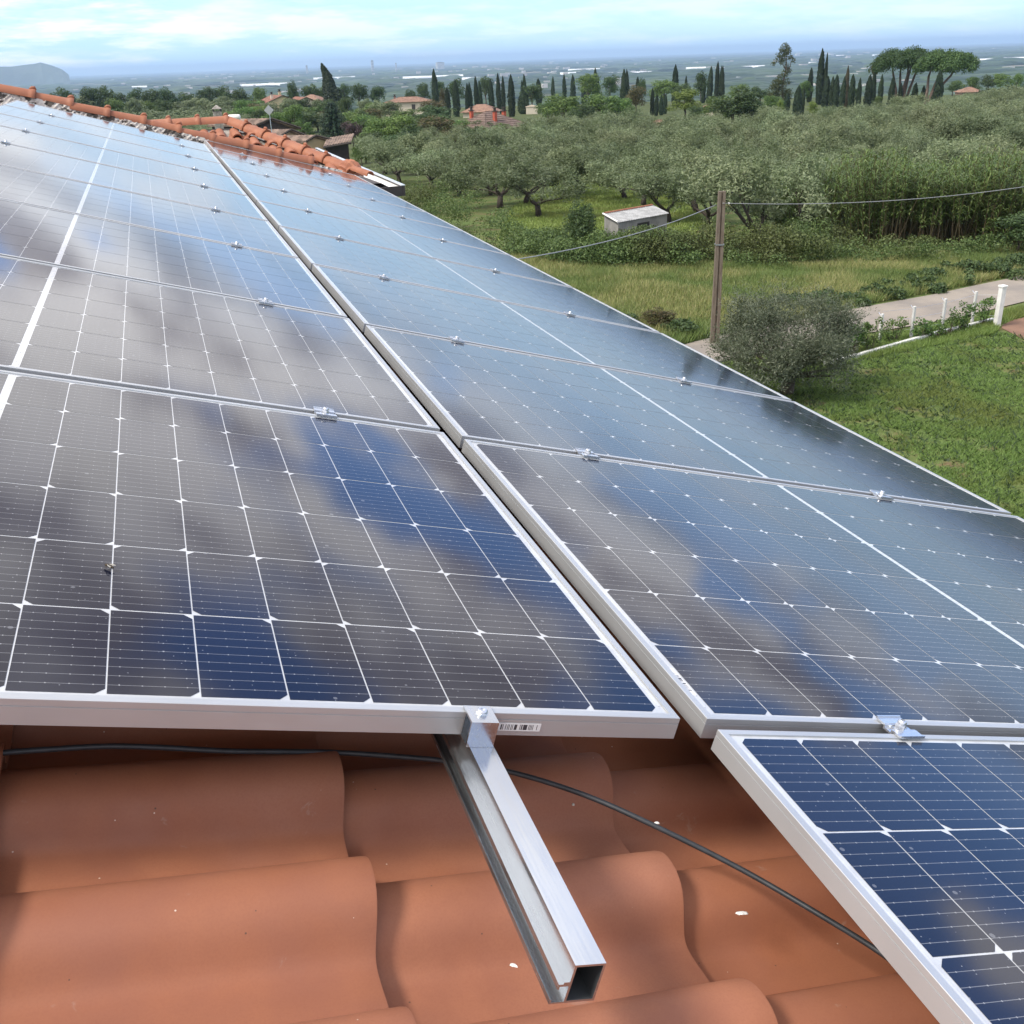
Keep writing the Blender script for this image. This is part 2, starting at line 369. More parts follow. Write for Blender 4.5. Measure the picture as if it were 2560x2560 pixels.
for r in rr[1:]:
    for k in range(NA):
        a = 2 * math.pi * k / NA; V.append((CAM[0] + r * math.cos(a), CAM[1] + r * math.sin(a), float(np.interp(r, GR, GZ))))
Fc = [(0, 1 + k, 1 + (k + 1) % NA) for k in range(NA)]
for i in range(len(rr) - 2):
    for k in range(NA):
        a = 1 + i * NA; Fc.append((a + k, a + NA + k, a + NA + (k + 1) % NA, a + (k + 1) % NA))
obj('ground', mesh('ground', V, Fc), mat_ground(), kind='structure')
# the lane
def mat_road():
    m, t = new_mat('worn_asphalt'); b = NB(t); g = b.n('ShaderNodeNewGeometry').outputs['Position']
    c = b.mix(b.map(b.noise(g, .8, 5), .35, .7), (.33, .29, .245), (.25, .225, .20)); c = b.mix(b.map(b.noise(g, 60, 2), .4, .7, 0, .35), c, (.10, .095, .09))
    b.bsdf(base=c, rough=.9, spec=.2, normal=b.bump(b.noise(g, 90, 2), .4, .004)); return m
def strip(name, L, R, mat, lift, n=24, **k):
    """sheet between two polylines on the terrain"""
    def res(P):
        P = [Vector((p[0], p[1], 0)) for p in P]; d = [0]
        for a, b in zip(P, P[1:]): d.append(d[-1] + (b - a).length)
        out = []
        for i in range(n + 1):
            s = d[-1] * i / n; out.append((np.interp(s, d, [p.x for p in P]), np.interp(s, d, [p.y for p in P])))
        return out
    l, r = res(L), res(R); nc = 10; V = []
    for i in range(n + 1):
        for c in range(nc + 1):
            f = c / nc; x = l[i][0] * (1 - f) + r[i][0] * f; y = l[i][1] * (1 - f) + r[i][1] * f; V.append((x, y, float(gz(x, y)) + lift))
    return obj(name, mesh(name, V, [(i * (nc + 1) + c, (i + 1) * (nc + 1) + c, (i + 1) * (nc + 1) + c + 1, i * (nc + 1) + c + 1) for i in range(n) for c in range(nc)]), mat, **k)
road_far = [hit(*p) for p in [(1560, 905), (1760, 850), (2100, 780), (2350, 735), (2560, 690), (2760, 648)]]
road_near = [hit(*p) for p in [(1560, 985), (1800, 905), (2150, 838), (2380, 800), (2560, 756), (2760, 700)]]
strip('road', road_far, road_near, mat_road(), .035, n=40, kind='structure')
M_EARTH = simple('bare_earth', (.20, .115, .075), .95, var=.25, scale=.8, bump=.03, coord='Object')
strip('dirt_path', [hit(2500, 808), hit(2560, 795), hit(2700, 770)], [hit(2505, 822), hit(2560, 850), hit(2700, 850)], M_EARTH, .020, kind='structure')

# far hills over the sea at the left
def mountain():
    D = 9500; prof = [(-420, 172), (-250, 166), (-120, 158), (-40, 162), (0, 161), (28, 161), (60, 156), (84, 153), (100, 149), (126, 157), (154, 170), (163, 178), (172, 186)]
    V = []; n = len(prof)
    for row, (dd, h) in enumerate([(0, 0), (150, .55), (350, 1), (650, .7), (1100, .0)]):
        for (px, py) in prof:
            base = at(px, py, D); d = Vector((base.x - CAM[0], base.y - CAM[1], 0)).normalized()
            z = -72 + (base.z + 72 + 10) * h * (1 + .05 * math.sin(px * .31 + row * 2) * (h < 1)); z = -72 + (z + 72) * .84; q = base + d * (dd - 350)
            V.append((q.x, q.y, max(z, -72.5)))
    Fc = [(r * n + i, r * n + i + 1, (r + 1) * n + i + 1, (r + 1) * n + i) for r in range(4) for i in range(n - 1)]
    obj('mountain', mesh('mountain', V, Fc), simple('mountain_scrub', (.06, .075, .05), .95, var=.3, scale=.002), kind='structure')
mountain()

# ------------------------------------------------------------------ solar panels
L, Wd, P = 1.722, 1.134, 1.1587
U0B, V0B, N0B = .0609, .0272, -.0164
def frame_mesh():
    prof = [(0, -.030), (0, -.0092), (.0008, -.0090), (.0008, -.0080), (0, -.0078), (0, -.0006), (.0006, 0), (.0102, 0), (.0105, -.0022), (.0030, -.0028), (.0030, -.0285), (.022, -.0285), (.022, -.030)]
    cs = [(0, 0, 1, 1), (L, 0, -1, 1), (L, Wd, -1, -1), (0, Wd, 1, -1)]; V = []; k = len(prof)
    for x, y, sx, sy in cs: V += [(x + sx * a, y + sy * a, z) for a, z in prof]
    Fc = []
    for c in range(4):
        d = (c + 1) % 4
        for i in range(k): Fc.append((c * k + i, c * k + (i + 1) % k, d * k + (i + 1) % k, d * k + i)[::-1])
    return mesh('panel_frame', V, Fc)
ME_FRAME = frame_mesh(); ME_FRAME.materials.append(M_FRAME)
ME_SHEET = MB().box((.003, .003, -.006), (L - .003, Wd - .003, -.0024)).me('backsheet'); ME_SHEET.materials.append(M_SHEET)
CP, RP = .0926, .1838                      # half cell pitch, row pitch
M1 = .0212; MV = (Wd - 6 * RP) / 2
def cell_pos(k, r):                        # k = 0..17 half cells along u, r = 0..5 rows along v
    u = M1 + (k + .5) * CP if k < 9 else L - M1 - (17 - k + .5) * CP
    return u, MV + (r + .5) * RP
cw_, ch_, cf = CP / 2 - .0009, RP / 2 - .0014, .0095
CELLV = [(-cw_, -ch_, 0), (cw_ - cf, -ch_, 0), (cw_, -ch_ + cf, 0), (cw_, ch_ - cf, 0), (cw_ - cf, ch_, 0), (-cw_, ch_, 0)]
ME_CELL = mesh('solar_cell', CELLV, [(0, 1, 2, 3, 4, 5)]); ME_CELL.materials.append(MC)
def all_cells():
    V = []; Fc = []
    for k in range(18):
        for r in range(6):
            u, v = cell_pos(k, r); s = 1 if r % 2 == 0 else -1; b = len(V)
            V += [(u + s * x, v + s * y, -.0020) for x, y, _ in CELLV]; Fc.append(tuple(range(b, b + 6)))
    return mesh('solar_cells', V, Fc)
def cell_mat_joined():
    return MC
ME_CELLS = all_cells(); ME_CELLS.materials.append(MC)
rb = MB()
rb.box((0, .03, -.0023), (.0035, Wd - .03, -.0019))
ME_RIB = rb.me('end_ribbon'); ME_RIB.materials.append(M_RIB)
rb = MB()
for r in range(6):
    for q in range(10):
        v = MV + r * RP + .009 + q * .0184; rb.box((L / 2 - .0045, v - .0065, -.0023), (L / 2 + .0045, v + .0065, -.0021))
ME_MID = rb.me('middle_ribbon'); ME_MID.materials.append(M_RIB)
ords = ['first', 'second', 'third', 'fourth', 'fifth', 'sixth', 'seventh', 'eighth', 'ninth', 'tenth', 'eleventh', 'twelfth']
panels = {}
def place(me, name, parent, loc, rot=0):
    o = link(bpy.data.objects.new(name, me)); o.parent = parent; o.location = loc
    if rot: o.rotation_euler.z = rot
    return o
for colm, j in [('A', i) for i in range(9)] + [('B', i) for i in range(-1, 10)]:
    u0, v0, n0 = (-L, j * P, 0) if colm == 'A' else (U0B, V0B + j * P, N0B)
    jit = (rnd.random() - .5) * .004 if abs(j) > 0 else 0
    o = link(bpy.data.objects.new('solar_panel', None)); o.matrix_basis = PMAT(u0 + jit, v0, n0 + (rnd.random() - .5) * .001); o.empty_display_size = .1
    if colm == 'A': lab = 'silver framed solar panel in the upper left column, %s from the rail end' % ords[j]
    elif j == -1: lab = 'nearest solar panel at the lower right, its corner standing out over the tiles'
    else: lab = 'silver framed solar panel in the lower right column, %s behind the nearest one' % ords[j]
    tag(o, lab, 'solar panel', 'solar panels on the tiled roof')
    place(ME_FRAME, 'frame', o, (0, 0, 0)); place(ME_SHEET, 'backsheet', o, (0, 0, 0)); place(ME_RIB, 'end_ribbon', o, (.0125, 0, 0)); place(ME_RIB, 'end_ribbon', o, (L - .016, 0, 0)); place(ME_MID, 'middle_ribbon', o, (0, 0, 0))['kind'] = 'stuff'
    if (colm == 'A' and j < 5) or (colm == 'B' and j < 5):
        for k in range(18):
            for r in range(6):
                u, v = cell_pos(k, r); place(ME_CELL, 'solar_cell', o, (u, v, -.0020), 0 if r % 2 == 0 else math.pi)
    else:
        c = place(ME_CELLS, 'solar_cells', o, (0, 0, 0)); c['kind'] = 'stuff'
    panels[(colm, j)] = o
# barcode stickers
def mat_barcode():
    m, t = new_mat('barcode_print'); b = NB(t); tc = b.n('ShaderNodeTexCoord').outputs['Object']; s = b.n('ShaderNodeSeparateXYZ'); b.L(tc, s.inputs[0])
    w = b.n('ShaderNodeTexWhiteNoise', noise_dimensions='1D'); b.L(b.m('FLOOR', b.m('MULTIPLY', s.outputs[0], 1150)), w.inputs['W'])
    bar = b.m('GREATER_THAN', w.outputs[0], .48); ins = b.m('MULTIPLY', b.m('LESS_THAN', b.m('ABSOLUTE', s.outputs[0]), .0245), b.m('LESS_THAN', b.m('ABSOLUTE', s.outputs[2]), .0036))
    c = b.mix(b.m('MULTIPLY', bar, ins), (.72, .72, .72), (.05, .05, .06)); b.bsdf(base=c, rough=.4); return m
MBAR = mat_barcode()
A0 = panels[('A', 0)]
lb = MB().bevbox((-.027, -.0004, -.0052), (.027, 0, .0052), .0001).build('barcode_label', MBAR, A0, Matrix.Translation((L - .2145, -.0002, -.0185)))
lb2 = MB().box((-.036, -.0002, -.005), (.036, .0, .005)).build('barcode_label', MBAR, panels[('B', 0)], Matrix.Translation((.0135, .095, -.0018)) @ Matrix.Rotation(math.pi / 2, 4, 'Z') @ Matrix.Rotation(-math.pi / 2, 4, 'X'))

# clamps
def clamp_meshes():
    a = MB(); w = .022
    a.box((-w, -.024, .0006), (w, -.0085, .0036)); a.box((-w, .0085, .0006), (w, .024, .0036))
    a.box((-w, -.0088, -.004), (w, -.0060, .0030)); a.box((-w, .0060, -.004), (w, .0088, .0030)); a.box((-w, -.0062, -.004), (w, .0062, -.001))
    a.box((-w, -.0262, .0016), (w, -.024, .0056)); a.box((-w, .024, .0016), (w, .0262, .0056))
    pl = a.me('clamp_plate'); pl.materials.append(M_ZINC)
    b = MB(); b.lathe([(.0105, -.001), (.0105, .0012), (.0070, .0014)], 18)
    b.lathe([(.0076, .0012), (.0076, .0070), (.0068, .0082)], 6)
    b.lathe([(.0064, .0080), (.0064, .0118), (.0052, .0138), (.0030, .0143), (.0028, .0120), (.0001, .0120)], 18)
    bo = b.me('clamp_bolt'); bo.materials.append(M_ZINC); smooth_by_angle(bo)
    return pl, bo
ME_CL, ME_BO = clamp_meshes()
def clamp(u, v, n, lab):
    o = link(bpy.data.objects.new('panel_clamp', None)); o.matrix_basis = PMAT(u, v, n, (rnd.random() - .5) * .12); o.empty_display_size = .02
    tag(o, lab, 'clamp', 'clamps bolting the panels to the rails')
    place(ME_CL, 'clamp_plate', o, (0, 0, 0)); place(ME_BO, 'bolt', o, (0, 0, 0), rnd.random() * 6)
gapw = P - Wd
for i in range(1, 9):
    for u, side in ((-.262, 'right hand'), (-1.348, 'left hand')):
        clamp(u + (rnd.random() - .5) * .01, i * P - gapw / 2, 0, 'small zinc clamp on the upper left column, %s rail, %s gap from the front' % (side, ords[i - 1]))
for i in range(0, 10):
    for u, side in ((.375, 'left hand'), (1.284, 'right hand')):
        clamp(u + (rnd.random() - .5) * .012, V0B + i * P - gapw / 2, N0B, 'small zinc clamp on the lower right column, %s rail, %s gap from the front' % (side, ords[i]))
# rails: hollow extrusions with a side flange
def rail(u, v0, v1, ntop, lab):
    o = link(bpy.data.objects.new('mounting_rail', None)); o.matrix_basis = PMAT(u, 0, ntop); tag(o, lab, 'rail', 'aluminium mounting rails')
    out = [(-.015, 0), (.015, 0), (.015, -.042), (-.015, -.042), (-.029, -.042), (-.029, -.0372), (-.0275, -.0372), (-.0275, -.0404), (-.015, -.0404),
           (-.015, -.0230), (-.0235, -.0230), (-.0235, -.0262), (-.0250, -.0262), (-.0250, -.0205), (-.0205, -.0205), (-.0205, -.0185), (-.015, -.0185)]
    inn = [(-.0128, -.0022), (.0128, -.0022), (.0128, -.0398), (-.0128, -.0398)]
    V = [(x, v0, z) for x, z in out] + [(x, v1, z) for x, z in out]; k = len(out)
    Fc = [(i, (i + 1) % k, k + (i + 1) % k, k + i) for i in range(k)]
    b0 = len(V); V += [(x, v0, z) for x, z in inn] + [(x, v1, z) for x, z in inn]
    Fc += [(b0 + i, b0 + 4 + i, b0 + 4 + (i + 1) % 4, b0 + (i + 1) % 4) for i in range(4)]
    for base, ib in ((0, b0), (k, b0 + 4)):
        Fc += [(base + 0, base + 1, ib + 1, ib + 0), (base + 1, base + 2, ib + 2, ib + 1), (base + 2, base + 3, ib + 3, ib + 2),
               (base + 3, base + 9, ib + 0, ib + 3) if False else (base + 3, base + 8, base + 9, base + 16, base + 0, ib + 0, ib + 3),
               (base + 3, base + 4, base + 5, base + 6, base + 7, base + 8), (base + 9, base + 10, base + 11, base + 12, base + 13, base + 14, base + 15, base + 16)]
    bar = obj('rail_bar', mesh('rail_bar', V, Fc), M_RAIL, o)
    m = bar.data; m.materials.append(M_HOLE); 
    for i in range(k, k + 4): m.polygons[i].material_index = 1
    h = MB()
    for q in range(int((v1 - 1.2) / 1.1) + 1):
        h.box((-.012, 1.0 + q * 1.1, -.139), (.012, 1.03 + q * 1.1, -.0425)); h.box((-.012, 1.0 + q * 1.1, -.142), (.012, 1.18 + q * 1.1, -.137))
    h.build('roof_hooks', M_ZINC, o, kind='stuff')
    return o
M_HOLE = simple('rail_bore', (.10, .11, .12), .5, .6, var=.1)
rail(-.267, -.346, 10.44, -.0300, 'bright aluminium rail sticking out over the tiles from under the upper left panels')
rail(-1.348, -.30, 10.44, -.0300, 'aluminium rail under the left ends of the upper left panels')
rail(.375, -1.15, 11.6, N0B - .030, 'aluminium rail under the left ends of the lower right panels')
rail(1.284, -1.15, 11.6, N0B - .030, 'aluminium rail under the right ends of the lower right panels')
ec = link(bpy.data.objects.new('end_clamp', None)); ec.matrix_basis = PMAT(-.2705, 0, 0)
tag(ec, 'square aluminium end clamp holding the front edge of the upper left panel to its rail', 'clamp')
a = MB(); a.box((-.0165, -.0235, .0004), (.0165, .0085, .0030)); a.box((-.0165, -.0262, -.0298), (.0165, -.0235, .0030))
a.box((-.0165, -.0040, -.0298), (.0165, -.0012, .0004)); a.box((-.0165, -.0235, -.0298), (.0165, -.0040, -.0275))
a.build('bracket', M_RAIL, ec)
b_ = place(ME_BO, 'bolt', ec, (.001, -.007, .0014)); b_.scale = (.95, .95, .5)

# ------------------------------------------------------------------ tiles
TEX, TP = .375, .2050                     # exposed length, wave pitch
U_END, V_CR, N_PAN = -.386, .114, -.2205
def tile_h(x):
    """wave height across the tile, x = distance from the roll's crest"""
    t = abs(x) / .0585
    if t < .93: return .058 * (1 - t ** 2.3) ** .55
    e = .058 * (1 - .93 ** 2.3) ** .55
    return e * max(0, 1 - (t - .93) / .30) ** 1.4 if t < 1.23 else -.0015 * math.sin(min(1, (t - 1.23) / .8) * math.pi)
def tile_mesh(seed, lng=.425):
    r = random.Random(seed); V = []; xs = [-.072 + i * (.214 / 36) for i in range(37)]; xs = [-x for x in xs][::-1]
    th = .013; us = [-lng, -lng * .55, -.12, -.03, -.004, 0]
    # two smoothing passes keep the roll meeting the pan in a soft cove
    hs = [tile_h(x) for x in xs]
    for _ in range(2): hs = [hs[0]] + [(hs[i - 1] + 2 * hs[i] + hs[i + 1]) / 4 for i in range(1, len(hs) - 1)] + [hs[-1]]
    w1 = r.uniform(-.0015, .0015); nx = len(xs)
    for u in us:
        for i, x in enumerate(xs):
            dz = .020 + .025 * u / TEX - .0012 * (u > -.002) - .0004 * (-.005 < u < -.002)
            V.append((u + w1 * math.sin(x * 30 + seed), x * (1 + .04 * u / TEX) + .004 * u / TEX, hs[i] * (1 + .17 * u / TEX) + dz))
    for u in (us[0], us[-1]):
        for i, x in enumerate(xs): V.append((u, x * (1 + .04 * u / TEX), hs[i] * (.93) * (1 + .17 * u / TEX) + .020 + .025 * u / TEX - th))
    Fc = [(a * nx + i, (a + 1) * nx + i, (a + 1) * nx + i + 1, a * nx + i + 1) for a in range(len(us) - 1) for i in range(nx - 1)]
    t = len(us) * nx; e = (len(us) - 1) * nx
    Fc += [(e + i, t + nx + i, t + nx + i + 1, e + i + 1) for i in range(nx - 1)]
    Fc += [(t + i, t + i + 1, t + nx + i + 1, t + nx + i) for i in range(nx - 1)]
    sd = [a * nx for a in range(len(us))]
    Fc += [tuple(sd + [t + nx, t])[::-1], tuple([a * nx + nx - 1 for a in range(len(us))] + [t + nx + nx - 1, t + nx - 1])]
    m = mesh('roof_tile', V, Fc); m.materials.append(M_TILE); smooth_by_angle(m, 50); return m
TILES = [tile_mesh(s) for s in range(4)]
house = empty('own_house', (0, 0, 0), label='house with the red tiled roof that carries the solar panels', cat='house')
for i in range(-3, 7):
    for j in range(-4, 16):
        u, v = U_END + TEX * i + rnd.uniform(-.003, .003), V_CR - TP * j + rnd.uniform(-.001, .001)
        if u > 2.26 or v < -3.0: continue
        o = link(bpy.data.objects.new('roof_tile', TILES[rnd.randrange(4)])); o.parent = house
        o.matrix_basis = PMAT(u, v, N_PAN + rnd.uniform(-.0015, .0015), rnd.uniform(-.006, .006))
# the rest of the slope, under the panels
V = []; Fc = []; nv = 0
xs = np.linspace(-TP / 2, TP / 2, 9)[:-1]
vv = np.concatenate([V_CR + TP * j + xs for j in range(5, 59)]); vv = vv[vv < 11.85]
hh = np.array([tile_h(((v - V_CR + TP / 2) % TP) - TP / 2) for v in vv])
us = []
for i in range(-6, 7): us += [(U_END + TEX * i + .002, 0.0), (U_END + TEX * (i + 1), .020)]
for u, dz in us:
    for v, h in zip(vv, hh): V.append(tuple(PM @ np.array([u, v, N_PAN + h + dz])))
n = len(vv); Fc = np.array([(a * n + i, (a + 1) * n + i, (a + 1) * n + i + 1, a * n + i + 1) for a in range(len(us) - 1) for i in range(n - 1)])
obj('roof_tiles', mesh('roof_tiles', V, Fc, True), M_TILE, house, kind='stuff')
# deck, eave, walls
M_PLASTER = simple('cream_plaster', (.50, .44, .33), .9, var=.08, scale=2)
a = MB(); a.add([tuple(W(u, v, n)) for u, v, n in [(-2.9, -3.2, -.36), (2.15, -3.2, -.36), (2.15, 11.8, -.36), (-2.9, 11.8, -.36), (-2.9, -3.2, -.262), (2.15, -3.2, -.262), (2.15, 11.8, -.262), (-2.9, 11.8, -.262)]],
              [(0, 3, 2, 1), (4, 5, 6, 7), (0, 1, 5, 4), (1, 2, 6, 5), (2, 3, 7, 6), (3, 0, 4, 7)])
a.build('roof_deck', M_MORTAR, house)
MB().box((-6, -4, -7.9), (1.35, 11.5, -.75)).build('wall', M_PLASTER, house)

# ridge tiles (half-round caps with a collar) laid along a line
def ridge_cap(p0, p1, r0, r1, mat, parent, upv, name='ridge_tile', collar=True, span=math.pi * 1.0):
    p0, p1, upv = Vector(p0), Vector(p1), Vector(upv).normalized(); t = (p1 - p0).normalized(); s = t.cross(upv).normalized(); up2 = s.cross(t)
    rings = [(0, r0), (.80, r1 * .97), (.85, r1 * 1.0), (.89, r1 * 1.10), (.93, r1 * 1.16), (.975, r1 * 1.13), (1, r1 * 1.07)] if collar else [(0, r0), (1, r1)]
    K = 12; V = []; LN = (p1 - p0).length
    for f, r in rings:
        for k in range(K + 1):
            w = (math.pi - span) / 2 + span * k / K; V.append(p0 + t * LN * f + (s * math.cos(w) + up2 * math.sin(w)) * r)
    nr = len(rings)
    for q in (0, nr - 1):
        f, r = rings[q]
        for k in range(K + 1):
            w = (math.pi - span) / 2 + span * k / K; V.append(p0 + t * LN * f + (s * math.cos(w) + up2 * math.sin(w)) * (r - .014))
    Fc = [(i * (K + 1) + k, i * (K + 1) + k + 1, (i + 1) * (K + 1) + k + 1, (i + 1) * (K + 1) + k) for i in range(nr - 1) for k in range(K)]
    b0 = nr * (K + 1); b1 = b0 + K + 1; e = (nr - 1) * (K + 1)
    Fc += [(e + k, e + k + 1, b1 + k + 1, b1 + k) for k in range(K)] + [(b0 + k, b0 + k + 1, k + 1, k) for k in range(K)] + [(b0 + k, b1 + k, b1 + k + 1, b0 + k + 1) for k in range(K)]
    # the small grip that stands on the collar
    m = mesh(name, V, Fc); smooth_by_angle(m, 40)
    o = obj(name, m, mat, parent)
    if collar:
        c = p0 + t * LN * .93 + up2 * r1 * 1.12; g = MB()
        g.tube([c - t * .035 + up2 * -.012, c - t * .012 + up2 * .008, c + t * .010 + up2 * .012, c + t * .028 + up2 * -.006], [.010, .016, .018, .010], 8)
        g.build('grip', mat, o, smooth=True)
    return o
VR, NRG = 11.78, -.018
for i in range(-7, 10):
    u0 = -.185 + (i - 1) * .372
    if u0 > 1.12: break
    dv = rnd.uniform(-.012, .012); dn = rnd.uniform(-.006, .006)
    ridge_cap(W(u0 - .03, VR + dv, NRG + dn - .012), W(u0 + .375, VR + dv + rnd.uniform(-.01, .01), NRG + dn + .008), .074, .079, M_TILE, house, W(0, 0, 1))
# mortar bed with flaking white render on the side that faces the panels
def mortar_bed():
    V = []; Fc = []; n = 190; rows = 7; M = []
    for i in range(n + 1):
        u = -2.9 + 4.55 * i / n
        for k in range(rows):
            f = k / (rows - 1); w = .006 * math.sin(u * 41 + k * 1.7) + .005 * math.sin(u * 97 + k * 2.9)
            V.append(tuple(W(u, VR - .115 + .05 * f + w, -.20 + .195 * f)))
    for i in range(n):
        for k in range(rows - 1): a = i * rows + k; Fc.append((a, a + rows, a + rows + 1, a + 1))
    m, t = new_mat('flaking_render'); b = NB(t); g = b.n('ShaderNodeNewGeometry').outputs['Position']
    f = b.map(b.noise(b.scale(g, (1, 1, 1.6)), 7, 6, .72), .47, .50)
    edge = b.map(b.noise(g, 2.1, 2), .35, .5)
    c = b.mix(f, b.mix(b.map(b.noise(g, 30, 3), .3, .7), (.05, .045, .04), (.13, .115, .10)), (.58, .55, .51))
    b.bsdf(base=c, rough=.95, normal=b.bump(f, .8, .01))
    obj('mortar_bed', mesh('mortar_bed', V, Fc), m, house)
mortar_bed()
# the wing beyond: level ridge, hip down to the corner, tiles on the face turned to us
wing = empty('roof_wing', (0, 0, 0), label='tiled roof wing beyond the last panels with a hip ending in a shell shaped tile', cat='roof')
APX, APZ, YR = .55, .075, 14.25
HIP1 = Vector((1.80, 12.45, -.475))
ridge_z = APZ
for i in range(9):
    x1 = APX - .372 * i; 
    ridge_cap((x1 - .385, YR + rnd.uniform(-.008, .008), ridge_z), (x1, YR, ridge_z + .006), .088, .092, M_TILE, wing, (0, 0, 1))
ap = Vector((APX, YR, ridge_z)); hv = HIP1 - ap; nh = 6
for i in range(nh):
    p0 = ap + hv * ((i - .08) / nh); p1 = ap + hv * ((i + 1) / nh) + Vector((0, 0, .010))
    ridge_cap(p0, p1, .086, .094, M_TILE, wing, (0, 0, 1), 'hip_tile')
def shell():
    t = hv.normalized(); s = t.cross(Vector((0, 0, 1))).normalized(); up2 = s.cross(t); c = HIP1 - t * .06
    V = []; K = 33; rings = [(-.02, .104, .004), (.05, .130, .012), (.12, .142, .004), (.19, .128, -.022), (.25, .086, -.06), (.28, .02, -.10)]
    for d, r, dz in rings:
        for k in range(K):
            w = -.25 + (math.pi + .5) * k / (K - 1); rr_ = r * (1 + .06 * math.cos(w * 14)); V.append(c + t * d + (s * math.cos(w) + up2 * math.sin(w)) * rr_ + up2 * dz)
    Fc = [(i * K + k, i * K + k + 1, (i + 1) * K + k + 1, (i + 1) * K + k) for i in range(len(rings) - 1) for k in range(K - 1)]
    obj('shell_tile', mesh('shell_tile', V, Fc), M_TILE, wing, label='fluted shell shaped end tile')
shell()
SL = .27
def wing_plane(y): return -.065 + APZ - SL * (YR - y)
hip_k = (HIP1.x - APX) / (YR - HIP1.y)
WT = []
for s in range(2):
    r = random.Random(50 + s); m = MB(); K = 10; V = []
    for q, (yy, zz) in enumerate([(.40, -.03), (.02, .012), (0, .010)]):
        for k in range(K + 1):
            w = math.pi * k / K; R_ = .066 if q else .060; V.append((math.cos(w) * R_, yy, math.sin(w) * R_ * .9 + zz))
    for k in range(K + 1):
        w = math.pi * k / K; V.append((math.cos(w) * .053, 0, math.sin(w) * .047 + .006))
    for k in range(K + 1):
        w = math.pi * k / K; V.append((math.cos(w) * .050, .4, math.sin(w) * .044 - .034))
    n = K + 1
    Fc = [(a * n + k, a * n + k + 1, (a + 1) * n + k + 1, (a + 1) * n + k) for a in range(4) for k in range(K)]
    # the pan beside the roll
    b0 = len(V); 
    for yy, zz in [(.40, -.034), (0, .008)]:
        for k in range(7):
            f = k / 6; V.append((-.056 - f * .096, yy, zz + .004 - .022 * math.sin(math.pi * f)))
    for k in range(7): V.append((-.056 - k / 6 * .096, 0, -.008 - .022 * math.sin(math.pi * k / 6)))
    for a_ in range(2):
        for k in range(6): Fc.append((b0 + a_ * 7 + k, b0 + a_ * 7 + k + 1, b0 + a_ * 7 + 8 + k, b0 + a_ * 7 + 7 + k))
    me = mesh('wing_tile', V, Fc); me.materials.append(M_TILE); smooth_by_angle(me, 45); WT.append(me)
for ix in range(22):
    x = -2.4 + ix * .2
    for iy in range(6):
        y = 13.98 - .36 * (iy + 1) + .10
        xm = APX + hip_k * (YR - y) - .10
        if x > xm or y < 12.1: continue
        o = link(bpy.data.objects.new('roof_tile', WT[rnd.randrange(2)])); o.parent = wing
        o.location = (x + rnd.uniform(-.008, .008), y + rnd.uniform(-.01, .01), wing_plane(y) + .03)
        o.rotation_euler = (math.atan(SL) , 0, rnd.uniform(-.03, .03))
a = MB(); Z0 = 0
def wp(x, y): return (x, y, wing_plane(y) + Z0)
a.add([wp(-3, YR), wp(APX, YR), wp(APX + hip_k * (YR - 12.0) , 12.0), wp(-3, 12.0)], [(0, 3, 2, 1)])
xe = HIP1.x + .18
a.add([wp(APX, YR), (xe + .35, YR + 6, wing_plane(12.0) - .12), (xe + .35, 12.0, wing_plane(12.0) - .12), wp(APX + hip_k * (YR - 12.0), 12.0)], [(0, 3, 2, 1)])
a.add([wp(-3, YR), wp(APX, YR), (APX, YR + 3.5, ridge_z - 1.05), (-3, YR + 3.5, ridge_z - 1.05)], [(0, 1, 2, 3)])
a.build('mortar_deck', M_MORTAR, wing)
# single roll below the shell, out over the corner
ridge_cap(at(884, 424, 13.4), at(926, 440, 13.1), .050, .056, M_TILE, wing, (0, 0, 1), 'corner_tile', collar=False)
# tiles at the hip's far side peeping over it
for i in range(7):
    if i > 5: break
    p = ap + hv * ((i + .3) / nh) + Vector((.09, .06, -.02))
    ridge_cap(p, p + Vector((.20, .0, -.06)), .052, .058, M_TILE, wing, (0, 0, 1), 'roof_tile', collar=False)
# white lined box gutter with a dark fascia at the corner
gc = at(1012, 462, 13.15)
gutter = MB(); gx, gy, gzc = gc.x, gc.y, gc.z
gutter.box((gx - .62, gy + .03, gzc - .10), (gx - .03, gy + 7, gzc - .035)); gutter.build('gutter_floor', M_WHITE, wing)
M_DARKFASCIA = simple('dark_fascia', (.035, .032, .034), .6, var=.2, scale=6)
a = MB(); a.box((gx - .03, gy, gzc - .13), (gx, gy + 7, gzc - .012)); a.box((gx - .62, gy, gzc - .13), (gx - .032, gy + .028, gzc - .012)); a.build('gutter_fascia', M_DARKFASCIA, wing)
a = MB(); a.box((gx - .045, gy - .004, gzc - .010), (gx + .006, gy + 7, gzc)); a.build('gutter_rim', M_ZINC, wing)
MB().box((gx - 2.2, gy + .5, -8), (gx - .6, gy + 7, gzc - .11)).build('wall', M_PLASTER, wing)
# stone ledge ending our own eave
a = MB(); p = W(2.02, 11.45, -.20); a.bevbox((p.x - .55, p.y - .35, p.z - .06), (p.x + .02, p.y + .02, p.z), .008); a.build('eave_ledge', M_MORTAR, house)

